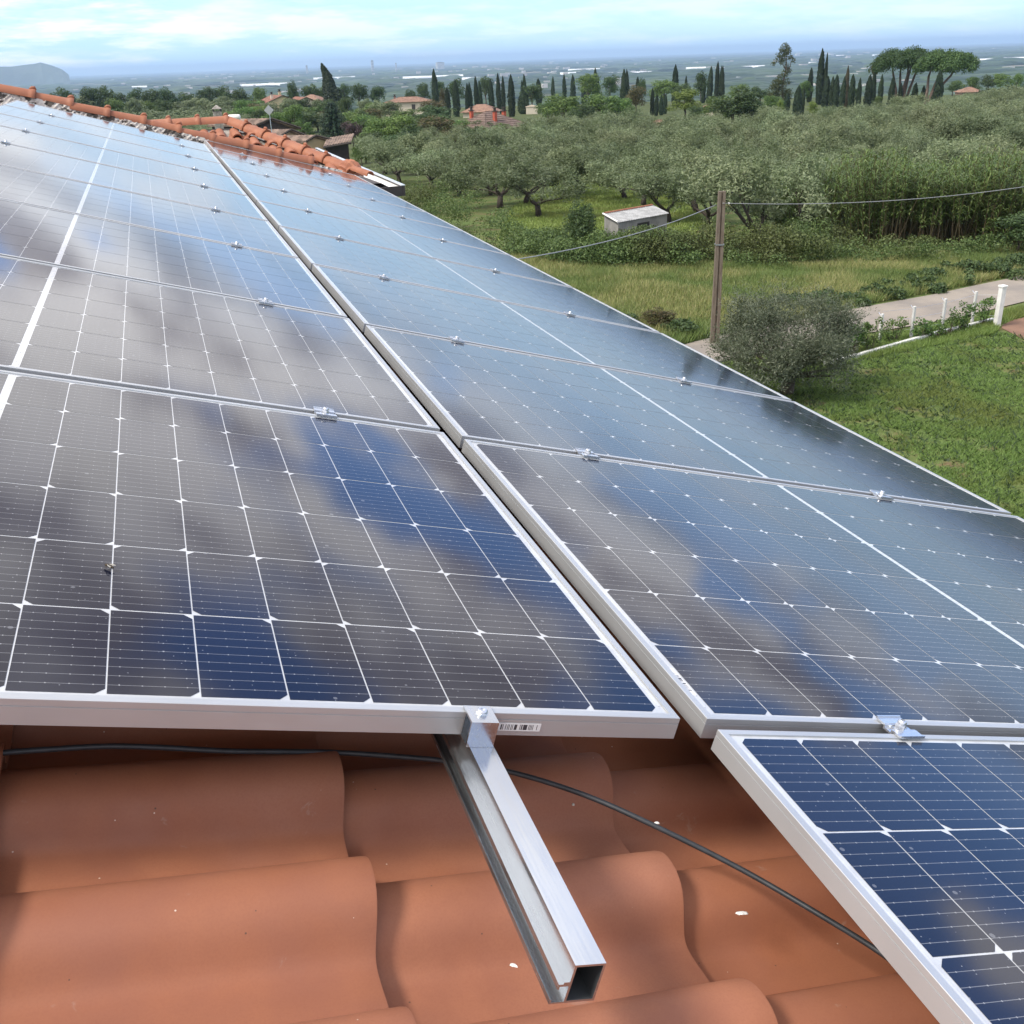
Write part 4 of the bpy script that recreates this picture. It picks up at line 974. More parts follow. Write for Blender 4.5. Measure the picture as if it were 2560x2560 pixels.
# ------------------------------------------------------------------ olive grove
OL = [olive_tree(100 + i) for i in range(6)]
for _, c in OL: c.materials.append(M_OLIVE)
def olive(p, s, label, group, sz=1):
    tr, cr = OL[rnd.randrange(6)]; o = empty('olive_tree', p, label=label, cat='olive tree', group=group); a = rnd.random() * 6.28
    for me, nm in ((tr, 'trunk'), (cr, 'crown')):
        c = place(me, nm, o, (0, 0, 0), a); c.scale = (s * 1.18, s * 1.18, s * sz * .88)
    return o
front = [(1314, 509), (1347, 542), (1413, 489), (1457, 487), (1509, 458), (1562, 497), (1608, 515), (1672, 557), (1250, 520), (1225, 488), (1150, 490), (1560, 450), (1775, 560), (1740, 530)]
fl = ['behind another', 'nearest one with a forked bare trunk', 'with a short trunk in the open grass', 'leaning by the dark round bush', 'at the back of the grassy gap', 'with two bare trunks behind the shed', 'over the shed roof', 'right of the shed', 'left of the forked tree', 'second left of the forked tree',
      'at the left end beside the tiled roof corner', 'in the gap behind the shed', 'just left of the utility pole', 'half hidden left of the utility pole']
used = []
for (x, y), l in zip(front, fl):
    p = hit(x, y); used.append(p); olive(p, rnd.uniform(.92, 1.08), 'front olive tree of the grove, %s' % l, 'front row of the olive grove')
def inpoly(x, y, Pg):
    c = False; j = len(Pg) - 1
    for i in range(len(Pg)):
        if (Pg[i][1] > y) != (Pg[j][1] > y) and x < (Pg[j][0] - Pg[i][0]) * (y - Pg[i][1]) / (Pg[j][1] - Pg[i][1]) + Pg[i][0]: c = not c
        j = i
    return c
def proj(p):
    q = RC @ (np.array(p) - CAM); return (1280 + F * q[0] / q[2], 1280 + F * q[1] / q[2]) if q[2] > .1 else (-1e9, -1e9)
grove = [(900, 440), (1000, 415), (1150, 398), (1300, 366), (1500, 352), (1700, 356), (1950, 352), (2090, 318), (2360, 305), (2420, 270), (2620, 250), (2760, 250), (2760, 520), (2450, 520), (2100, 520), (1900, 520), (1740, 510), (1680, 468), (1560, 440), (1400, 448), (1300, 475), (1150, 500), (1000, 485)]
left_g = [(60, 360), (60, 296), (420, 290), (600, 300), (640, 330), (600, 360), (300, 380)]
cand = []
for gx in np.arange(-150, 330, 4.9):
    for gy in np.arange(20, 330, 4.9):
        a = .35; x = gx * math.cos(a) - gy * math.sin(a) + rnd.uniform(-1, 1); y = gx * math.sin(a) + gy * math.cos(a) + rnd.uniform(-1, 1); z = float(gz(x, y)); q = proj((x, y, z))
        if inpoly(*q, grove) or inpoly(*q, left_g):
            if all((Vector((x, y, 0)) - Vector((u.x, u.y, 0))).length > 4 for u in used): cand.append((hdist((x, y)), x, y, z, q))
cand.sort()
print('olives', len(cand))
for d, x, y, z, q in cand[:285]:
    l = q[0] < 800
    olive((x, y, z), rnd.uniform(.9, 1.15), 'grey green olive tree in the %s' % ('far orchard behind the roof ridge at the left' if l else 'dense olive grove beyond the lane'), 'olives of the %s' % ('left orchard' if l else 'dense grove'))
if len(cand) > 285:
    Vs = []; Fs = []; off = 0; rng = np.random.default_rng(4); base = crown_broad(200, 650, 16, .05, .2, .5)
    for d, x, y, z, q in cand[285:]:
        s = rnd.uniform(4.6, 6); a = rnd.random() * 6.28; R2 = np.array([[math.cos(a), -math.sin(a), 0], [math.sin(a), math.cos(a), 0], [0, 0, .62]])
        Vs.append(base[0] @ R2.T * s + np.array([x, y, z + .1])); Fs.append(base[1] + off); off += len(base[0])
    obj('distant_olive_orchard', mesh('distant_olive_orchard', np.concatenate(Vs), np.concatenate(Fs)), M_OLIVE, kind='stuff', label='far rows of the olive orchard merging into one grey green mass', cat='orchard')
p = at(1900, 590, 49); p.z = float(gz(p.x, p.y)); olive(p, 1.12, 'large silvery olive tree right behind the utility pole', 'front row of the olive grove', 1.25)
p = at(1990, 590, 52); p.z = float(gz(p.x, p.y)); olive(p, 1.0, 'olive tree between the utility pole and the reeds', 'front row of the olive grove', 1.15)
put('dark', 1455, 503, 600, 108, 'round dark bush left of the white shed', dist=47)
put('brown', 1648, 770, 832, 90, 'low bush with rusty tops beside the lane')
put('dark', 2540, 520, 640, 150, 'dark bush at the foot of the reeds by the right edge')
# ------------------------------------------------------------------ bramble thicket
def mounds(name, L_, mat, n, size, seed, **k):
    rng = np.random.default_rng(seed); cs = []; rs = []
    for px, yt, yb, w in L_:
        b = hit(px, yb); r = hdist(b); h = at(px, yt, r).z - b.z; R_ = w / 2 / F * r
        d = np.array([b.x - CAM[0], b.y - CAM[1]]); d /= np.linalg.norm(d); e = np.array([-d[1], d[0]])
        for _ in range(14):
            f = rng.uniform(-1, 1); g_ = rng.uniform(0, 1.6); rad = rng.uniform(.3, .55) * min(h, 1.6)
            c = np.array([b.x, b.y]) + e * f * R_ + d * g_ * R_ * .8; cs.append([c[0], c[1], float(gz(*c)) + max(.1, (h - rad) * rng.uniform(.35, 1) * math.sqrt(1 - .6 * f * f))]); rs.append(rad)
    V, Fc = blobs(cs, rs, n, size, .6, rng, .8, .6, .6)
    V[:, 2] = np.maximum(V[:, 2], gz(V[:, 0], V[:, 1]) + .02)
    return obj(name, mesh(name, V, Fc), mat, kind='stuff', **k)
mounds('bramble_thicket', [(900, 425, 500, 160), (960, 440, 520, 200), (1040, 455, 545, 220), (1150, 475, 590, 220), (1100, 450, 540, 200), (1230, 515, 625, 200), (1300, 560, 640, 160), (1370, 565, 640, 180), (1450, 565, 650, 180), (1530, 566, 655, 180), (1420, 590, 662, 160), (1500, 592, 664, 160), (1580, 588, 664, 160), (1320, 590, 655, 140), (1500, 577, 672, 120), (1560, 577, 674, 120), (1620, 574, 674, 140), (1440, 575, 670, 120), (1600, 556, 674, 150), (1535, 558, 672, 130), (1650, 556, 674, 130), (2250, 585, 645, 140), (2380, 590, 645, 160), (2490, 580, 645, 160), (2050, 520, 640, 160), (1620, 585, 665, 180), (1700, 572, 665, 160), (1770, 545, 668, 180), (1700, 600, 672, 200), (1840, 530, 668, 200), (1930, 545, 670, 220), (2030, 560, 672, 220), (2130, 590, 668, 200), (2230, 600, 662, 180), (2330, 610, 660, 160), (1780, 610, 680, 160), (1900, 620, 682, 200)],
       M_BRAMBLE, 130000, .05, 31, label='dense green bramble thicket between the olive grove and the meadow', cat='bramble thicket')
mounds('roadside_weeds', [(1960, 745, 785, 110), (2030, 735, 775, 120), (2100, 725, 765, 120), (2180, 712, 750, 130), (2270, 695, 735, 140), (2360, 678, 718, 150), (2450, 655, 705, 160), (2540, 640, 690, 140), (1700, 800, 845, 80), (1560, 790, 835, 90)],
       M_DARKGREEN, 16000, .06, 32, label='dark weeds along the far edge of the lane', cat='weeds')
# ------------------------------------------------------------------ reeds
def reeds():
    rng = np.random.default_rng(8); n = 1500; px = rng.uniform(1930, 2760, n); yb = rng.uniform(560, 628, n) - 8; b = hits(px, yb)
    r = np.hypot(b[:, 0] - CAM[0], b[:, 1] - CAM[1]); H = rng.uniform(2.5, 3.5, n) * (1 + .10 * np.sin(px * .021) + .09 * np.sin(px * .057 + yb * .08)) * np.where(px < 2010, .8, 1)
    dark = (px > 1980) & (px < 2140) & (yb > 585)
    lean = rng.normal(size=(n, 2)) * .17; Vc = []; Fcn = []; Vl = []; Fl = []
    for i in range(n):
        p = b[i]; h = H[i]
        if dark[i] and rng.random() < .6: continue
        pts = [p + np.array([lean[i, 0] * f * h, lean[i, 1] * f * h, f * h]) for f in (0, .35, .7, 1)]
        for k in range(3):
            w = .016 * (1 - k * .2); q = len(Vc); e = np.array([RC[0][0], RC[0][1], 0]) * w; e2 = np.array([-RC[0][1], RC[0][0], 0]) * w
            Vc += [pts[k] - e, pts[k] + e, pts[k + 1] + e, pts[k + 1] - e, pts[k] - e2, pts[k] + e2, pts[k + 1] + e2, pts[k + 1] - e2]; Fcn += [(q, q + 1, q + 2, q + 3), (q + 4, q + 5, q + 6, q + 7)]
        for j in range(30):
            f = rng.uniform(.30 if 2200 < px[i] < 2430 else .06, 1) ** .85; o = p + np.array([lean[i, 0] * f * h, lean[i, 1] * f * h, f * h]); a = rng.uniform(0, 6.283); ln = rng.uniform(.35, .65); e = np.array([-math.sin(a), math.cos(a), 0]) * .036
            d1 = np.array([math.cos(a) * .55, math.sin(a) * .55, .8]); d2 = np.array([math.cos(a), math.sin(a), -.25]); m = o + d1 * ln * .45; t = m + d2 * ln * .55; q = len(Vl)
            Vl += [o, m + e, m - e, t]; Fl += [(q, q + 1, q + 2, q + 2), (q + 1, q + 3, q + 2, q + 2)]
    Fl = [f[:3] for f in Fl]
    o = empty('reed_bed', b.mean(0)); tag(o, 'tall green giant reeds with bare canes at the foot beyond the lane', 'reeds', kind='stuff')
    c = np.array(b.mean(0)); obj('canes', mesh('canes', np.array(Vc) - c, np.array(Fcn)), M_CANE, o, kind='stuff'); obj('reed_leaves', mesh('reed_leaves', np.array(Vl) - c, np.array(Fl)), M_REED, o, kind='stuff')
reeds()
# ------------------------------------------------------------------ grasses
def sample_poly(Pg, n, rng):
    """points spread evenly over the ground inside an outline seen from the camera"""
    G = hits([p[0] for p in Pg], [p[1] for p in Pg])[:, :2]; lo, hi = G.min(0), G.max(0); out = []
    tot = 0
    while tot < n:
        q = rng.uniform(lo, hi, (n * 2, 2)); x, y = q[:, 0], q[:, 1]; c = np.zeros(len(q), bool); j = len(G) - 1
        for i in range(len(G)):
            yi, yj = G[i, 1], G[j, 1]; s = (yi > y) != (yj > y)
            with np.errstate(divide='ignore', invalid='ignore'): c ^= s & (x < (G[j, 0] - G[i, 0]) * (y - yi) / (yj - yi + 1e-12) + G[i, 0])
            j = i
        out.append(q[c]); tot += c.sum()
        if len(out) > 60: break
    return np.concatenate(out)[:n]
def tufts(name, P2, mat, h, w, seed, spread=.4, gaps=0, **k):
    rng = np.random.default_rng(seed)
    x, y = P2[:, 0], P2[:, 1]; q = np.sin(x * 1.7 + 1.3 * np.sin(y * 1.1)) * np.sin(y * 1.5 + 1.7 * np.sin(x * .8)) + .6 * np.sin(x * 4.3 + y * 2.9) * np.sin(y * 5.1 - x * 1.7)
    P2 = P2[rng.random(len(P2)) > np.minimum(.93, gaps * np.clip(q * 1.3 - .05, 0, 1))]; n = len(P2); z = gz(P2[:, 0], P2[:, 1]); b = np.column_stack([P2, z]); a = rng.uniform(0, 2 * np.pi, n)
    cl = .6 + .4 * np.sin(P2[:, 0] * 1.3 + 2 * np.sin(P2[:, 1] * .7)) * np.sin(P2[:, 1] * 1.1 + seed)
    hh = h * rng.uniform(.5, 1.25, n) * (.65 + .5 * cl); e = np.stack([np.cos(a), np.sin(a), 0 * a], 1) * w
    t = b + np.stack([rng.normal(size=n) * spread * hh, rng.normal(size=n) * spread * hh, hh], 1)
    V = np.stack([b - e, b + e, t], 1).reshape(-1, 3); return obj(name, mesh(name, V, np.arange(n * 3).reshape(n, 3)), mat, kind='stuff', **k)
rng = np.random.default_rng(77)
meadow = [(1000, 585), (1340, 655), (1500, 662), (1750, 668), (2000, 668), (2250, 655), (2600, 625), (2760, 610), (2760, 640), (2560, 684), (2350, 729), (2100, 774), (1780, 843), (1640, 885), (1400, 960), (1100, 760)]
tufts('meadow_grass', sample_poly(meadow, 230000, rng), M_MEADOW, .34, .022, 1, label='tall pale meadow grass between the lane and the brambles', cat='grass')
lawn = [(1500, 1060), (2000, 950), (2140, 905), (2300, 870), (2490, 832), (2600, 845), (2760, 860), (2800, 1600), (2300, 1700), (1700, 1500)]
tufts('lawn_grass', sample_poly(lawn, 330000, rng), M_GRASS, .075, .011, 2, .7, 1.1, label='short patchy lawn beside the house', cat='grass')
tufts('lawn_weeds', sample_poly(lawn, 14000, rng), M_DARKGREEN, .11, .03, 9, 1.1, .3, label='darker weeds scattered through the lawn', cat='weeds')
verge = [(1620, 1005), (1800, 918), (2150, 850), (2400, 808), (2560, 768), (2760, 712), (2760, 785), (2560, 792), (2500, 815), (2490, 835), (2140, 905), (1900, 1000), (1700, 1020)]
tufts('verge_grass', sample_poly(verge, 60000, rng), M_GRASS, .16, .014, 3, .5, label='green verge between the lane and the low white fence kerb', cat='grass')
floor_g = [(1240, 600), (1280, 520), (1400, 455), (1700, 470), (1760, 560), (1700, 640), (1500, 640)]
tufts('grove_grass', sample_poly(floor_g, 50000, rng), M_GRASS, .16, .03, 5, .5, label='bright grass under the olive trees', cat='grass')
# ------------------------------------------------------------------ big olive shrub in front
def big_olive():
    b = hit(1965, 985); o = empty('olive_tree', b, label='large bushy grey olive tree between the lane and the panel edge', cat='olive tree')
    r = hdist(b); k = r / F * 1.06; rg = random.Random(5); rng = np.random.default_rng(5); rt = np.array([RC[0][0], RC[0][1], 0]) / np.linalg.norm(RC[0][:2]); fw = np.array([-rt[1], rt[0], 0])
    zt = at(1965, 735, r).z - b.z; Rw = 182 * k; cs = []; rs = []; m = MB()
    for i in range(58):
        a = rng.uniform(0, 6.283); q = math.sqrt(rng.uniform(0, 1)); zf = rng.uniform(.12, 1)
        lim = math.sqrt(max(.05, 1 - ((zf - .5) / .60) ** 2)); c = rt * math.cos(a) * q * Rw * lim * .9 + fw * math.sin(a) * q * Rw * lim * .75 + np.array([0, 0, zt * (.10 + .76 * zf)]); cs.append(c); rs.append(rng.uniform(.30, .5))
    m.tube([(0, 0, -.2), (.05, 0, .4), (0, .05, .8)], [.2, .17, .14], 9)
    for c in cs[:26]: m.tube([(0, 0, .5), tuple(c * .5 + [0, 0, .25]), tuple(c)], [.07, .04, .012], 5, False)
    V, Fc = blobs(cs, rs, 26000, .050, .24, rng, 1, .35, .35)
    # long upward shoots with leaves along them
    ns = 2600; kk = rng.integers(0, len(cs), ns); c = np.array(cs)[kk]; d = dirs(ns, rng, -.2); d[:, 2] = abs(d[:, 2]) * 1.0 + .55; d /= np.linalg.norm(d, axis=1, keepdims=True)
    st = c + d * np.array(rs)[kk][:, None] * .55; ln = rng.uniform(.25, .75, (ns, 1)); pp = []; nn = []; tt = []
    for j in range(13):
        f = j / 12; p = st + d * ln * f + np.array([0, 0, -.06]) * f * f; sd = rng.normal(size=(ns, 3)); pp.append(p + sd * .014); t = d * .8 + sd * .45; tt.append(t / np.linalg.norm(t, axis=1, keepdims=True))
    pp = np.concatenate(pp); tt = np.concatenate(tt); bn = np.cross(tt, rng.normal(size=pp.shape)); bn /= np.linalg.norm(bn, axis=1, keepdims=True); s = rng.uniform(.025, .045, (len(pp), 1))
    V2 = np.stack([pp, pp + tt * s + bn * s * .22, pp + tt * s * 2, pp + tt * s - bn * s * .22], 1).reshape(-1, 3); F2 = np.arange(len(pp) * 4).reshape(-1, 4)
    obj('crown', mesh('crown', np.concatenate([V, V2]), np.concatenate([Fc, F2 + len(V)])), M_OLIVE2, o); m.build('trunk', M_BARK, o, smooth=True)
big_olive()
# ------------------------------------------------------------------ fence, pillar, kerb
kerb_pts = [hit(*p) for p in [(2060, 918), (2141, 897), (2250, 866), (2350, 838), (2430, 819), (2482, 806)]]
m = MB()
for i in range(len(kerb_pts) - 1):
    a, b = kerb_pts[i], kerb_pts[i + 1]; n_ = max(1, round((b - a).length / 1.0))
    for q in range(n_):
        p0 = a.lerp(b, q / n_ + .004); p1 = a.lerp(b, (q + 1) / n_ - .004); d = (p1 - p0).normalized(); s = Vector((-d.y, d.x, 0)) * .06; z = Vector((0, 0, .15))
        m.add([p0 - s, p1 - s, p1 + s, p0 + s, p0 - s + z, p1 - s + z, p1 + s + z, p0 + s + z], [(0, 3, 2, 1), (4, 5, 6, 7), (0, 1, 5, 4), (1, 2, 6, 5), (2, 3, 7, 6), (3, 0, 4, 7)])
m.build('fence_kerb', M_WHITE, label='low white kerb under the fence posts along the lane', cat='kerb', kind='stuff')
M_POST = simple('post_concrete', (.58, .58, .57), .7, var=.12, scale=5)
for i, (xb, yb, xt, yt) in enumerate([(2198, 858, 2203, 784), (2276, 850, 2283, 765), (2352, 836, 2363, 746), (2428, 815, 2438, 728)]):
    b = hit(xb, yb); h = at(xb, yt, hdist(b)).z - b.z
    o = empty('fence_post', b, label='slim white fence post above the kerb, %s from the left' % ords[i], cat='fence post', group='white fence posts')
    a = MB(); a.bevbox((-.04, -.04, -.1), (.04, .04, h), .01); a.build('post', M_POST, o); a = MB(); a.tube([(0, 0, h - .12), (0, .18, h - .0), (0, .22, h - .03)], .012, 6); a.build('wire_arm', M_ZINC, o)
b = hit(2491, 818); h = at(2491, 716, hdist(b)).z - b.z
o = empty('gate_pillar', b, label='white square gate pillar at the right end of the fence', cat='pillar')
a = MB(); a.bevbox((-.085, -.085, -.1), (.085, .085, h), .006); a.build('pillar', M_WHITE, o); a = MB(); a.bevbox((-.11, -.11, h), (.11, .11, h + .05), .012); a.build('cap', M_WHITE, o)
a = MB()
for q in range(3): a.box((.086, -.02, .25 + q * .42), (.10, .02, .50 + q * .42))
a.build('hinge_slots', M_DARKFASCIA, o, kind='stuff')
for k, zf in enumerate((.35, .7, 1.0)):
    pts = [hit(2198, 858) + Vector((0, 0, 1.0 * zf)), hit(2276, 850) + Vector((0, 0, 1.0 * zf)), hit(2352, 836) + Vector((0, 0, 1.02 * zf)), hit(2428, 815) + Vector((0, 0, 1.02 * zf)), hit(2491, 818) + Vector((0, 0, 1.05 * zf))]
    MB().tube(pts, .004, 5).build('fence_wire', M_ZINC, label='thin %s fence wire strung between the white posts' % ('lower', 'middle', 'upper')[k], cat='wire')
rng = np.random.default_rng(21)
for i, (px, yt, yb, w, d_) in enumerate([(2170, 800, 880, 80, .8), (2235, 800, 858, 70, .6), (2305, 790, 850, 80, .5), (2370, 790, 838, 60, .3), (2405, 752, 828, 70, .6), (2460, 745, 815, 70, .6), (2130, 810, 890, 70, 1.1), (2340, 808, 845, 50, .3)]):
    b = hit(px, yb); r = hdist(b); h = at(px, yt, r).z - b.z; R_ = w / 2 / F * r; cs = []; rs = []
    kd = (hit(2482, 806) - hit(2141, 897)).normalized()
    m = MB()
    for _ in range(16):
        f = rng.uniform(-1, 1); z = rng.uniform(.15, .95) * h; c = np.array([kd.x * f * R_ + rng.normal() * .08, kd.y * f * R_ + rng.normal() * .08, z]); cs.append(c); rs.append(rng.uniform(.09, .20)); m.tube([(c[0] * .3, c[1] * .3, 0), (c[0] * .6, c[1] * .6, z * .6), tuple(c)], [.012, .008, .004], 4, False)
    V, Fc = blobs(cs, rs, int(1000 * d_), .038, .6, rng, 1, .2, .3); o = empty('climbing_shrub', b, label='leafy climbing shrub on the fence wires, %s from the left' % {6: 'first', 0: 'second', 1: 'third', 2: 'fourth', 7: 'fifth', 3: 'sixth', 4: 'seventh', 5: 'eighth'}[i], cat='shrub', group='climbing shrubs on the fence')
    obj('foliage', mesh('foliage', V, Fc), M_GREEN, o); m.build('stem', M_BARK, o)
# ------------------------------------------------------------------ utility pole and its lines
def pole():
    m, t = new_mat('weathered_pole'); b = NB(t); tc = b.n('ShaderNodeTexCoord').outputs['Object']
    n = b.noise(b.scale(tc, (1, 1, .06)), 40, 4); c = b.mix(b.map(n, .3, .7), (.115, .085, .065), (.20, .165, .13)); b.bsdf(base=c, rough=.9, normal=b.bump(n, .5, .01))
    bs = hit(1786, 858); r = hdist(bs); H = at(1799, 478, r).z - bs.z
    o = empty('utility_pole', bs, label='weathered brown utility pole with a groove down its face', cat='utility pole'); o.rotation_euler.z = -.35
    a = MB(); pr = [(-.12, -.09), (-.022, -.09), (-.022, -.045), (.022, -.045), (.022, -.09), (.12, -.09), (.12, .09), (.022, .09), (.022, .045), (-.022, .045), (-.022, .09), (-.12, .09)]
    V = []
    for z, f in ((-.3, 1.15), (H, .88)): V += [(x * f, y * f, z) for x, y in pr]
    a.add(V, [(i, (i + 1) % 12, 12 + (i + 1) % 12, 12 + i) for i in range(12)] + [tuple(range(12, 24))]); a.build('post', m, o)
    a = MB(); zc_ = H * .66; a.box((-.135, -.105, zc_), (.135, -.097, zc_ + .04)); a.box((-.135, .097, zc_), (.135, .105, zc_ + .04)); a.box((-.135, -.105, zc_), (-.127, .105, zc_ + .04)); a.box((.127, -.105, zc_), (.135, .105, zc_ + .04)); a.build('steel_band', M_ZINC, o)
    a = MB(); a.tube([(.10, 0, H - .36), (.22, 0, H - .36)], .012, 6); a.lathe([(.0, 0), (.028, .0), (.03, .03), (.018, .05), (.0, .06)], 8, (.22, 0, H - .38)); a.build('insulator', M_WHITE, o)
    def wire(p, q, sag, lab):
        pts = [p.lerp(q, i / 20) - Vector((0, 0, sag * 4 * (i / 20) * (1 - i / 20))) for i in range(21)]
        MB().tube(pts, .011, 6).build('overhead_line', M_LINE, smooth=True, label=lab, cat='overhead line')
    p = at(1806, 508, r - .1); wire(p, at(2960, 385, 46), .55, 'grey overhead line running right from the pole across the reeds')
    p = at(1790, 512, r - .1); wire(p, at(950, 690, 15.5), .30, 'grey overhead line running left from the pole in front of the shed')
M_LINE = simple('grey_line', (.30, .31, .33), .6, var=.1)
pole()
# ------------------------------------------------------------------ shed
def mat_sheet(name, c, per):
    return simple(name, c, .5, var=.12, scale=3)
def shed():
    B = at(1546, 557, 46.8); C = at(1668, 534, 49.3); A = at(1511, 537, 48.3); C.z = B.z; D = A + (C - B)
    g = B; o = empty('garden_shed', (B.x, B.y, float(gz(B.x, B.y))), label='small white shed with a corrugated single pitch roof behind the brambles', cat='shed'); base = Vector(o.location); z0 = -.1
    loc = lambda p: p - base
    ux = (C - B).normalized(); dn = Vector((0, 0, -.05)); m = MB(); n = 30; V = []; Fc = []
    for i in range(n * 2 + 1):
        f = -.03 + 1.06 * i / (2 * n); w = .018 * (1 if i % 2 else -1)
        for p, q in ((B, C), (A, D)): x = loc(p.lerp(q, f)) + Vector((0, 0, w + .05)) + (B - A).normalized() * (.12 if p is B else -.1); V.append(x)
    Fc = [(2 * i, 2 * i + 1, 2 * i + 3, 2 * i + 2) for i in range(2 * n)]; k = len(V); V += [v - Vector((0, 0, .012)) for v in V]
    Fc += [tuple(k + q for q in f[::-1]) for f in Fc]
    obj('roof', mesh('roof', V, Fc), simple('fibre_cement_roof', (.30, .31, .32), .8, var=.25, scale=4), o)
    gB, gC, gA, gD = [Vector((loc(p).x, loc(p).y, z0)) for p in (B, C, A, D)]
    a = MB(); a.add([gB, gC, gD, gA, loc(B), loc(C), loc(D), loc(A)], [(0, 1, 5, 4), (1, 2, 6, 5), (2, 3, 7, 6), (3, 0, 4, 7)]); a.build('wall', simple('shed_plaster', (.28, .275, .26), .9, var=.2, scale=2), o)
    for i in range(15):
        p = loc(A.lerp(D, (i + .5) / 15)) + Vector((0, 0, .07)); ridge_cap(p - ux * .10 , p + ux * .10, .05, .055, M_TILE, o, (0, 0, 1), 'roof_tile', collar=False)
    dp = (gB.lerp(gC, .38)); dq = gB.lerp(gC, .62); nf = Vector((ux.y, -ux.x, 0)) * .03; hh_ = loc(B).z - .08
    MB().add([dp + nf, dq + nf, dq + nf + Vector((0, 0, hh_)), dp + nf + Vector((0, 0, hh_)), dp - nf, dq - nf, dq - nf + Vector((0, 0, hh_)), dp - nf + Vector((0, 0, hh_))], [(0, 1, 2, 3), (7, 6, 5, 4), (0, 4, 5, 1), (1, 5, 6, 2), (2, 6, 7, 3), (3, 7, 4, 0)]).build('door', M_DARKFASCIA, o)
    m2 = MB(); ed = loc(A.lerp(D, -.03)) ; ed2 = loc(B.lerp(C, -.03)); m2.tube([ed + Vector((0, 0, .07)), ed2 + Vector((0, 0, .07)) + (B - A).normalized() * .1], .04, 6); m2.build('verge_trim', M_WHITE, o)
shed()
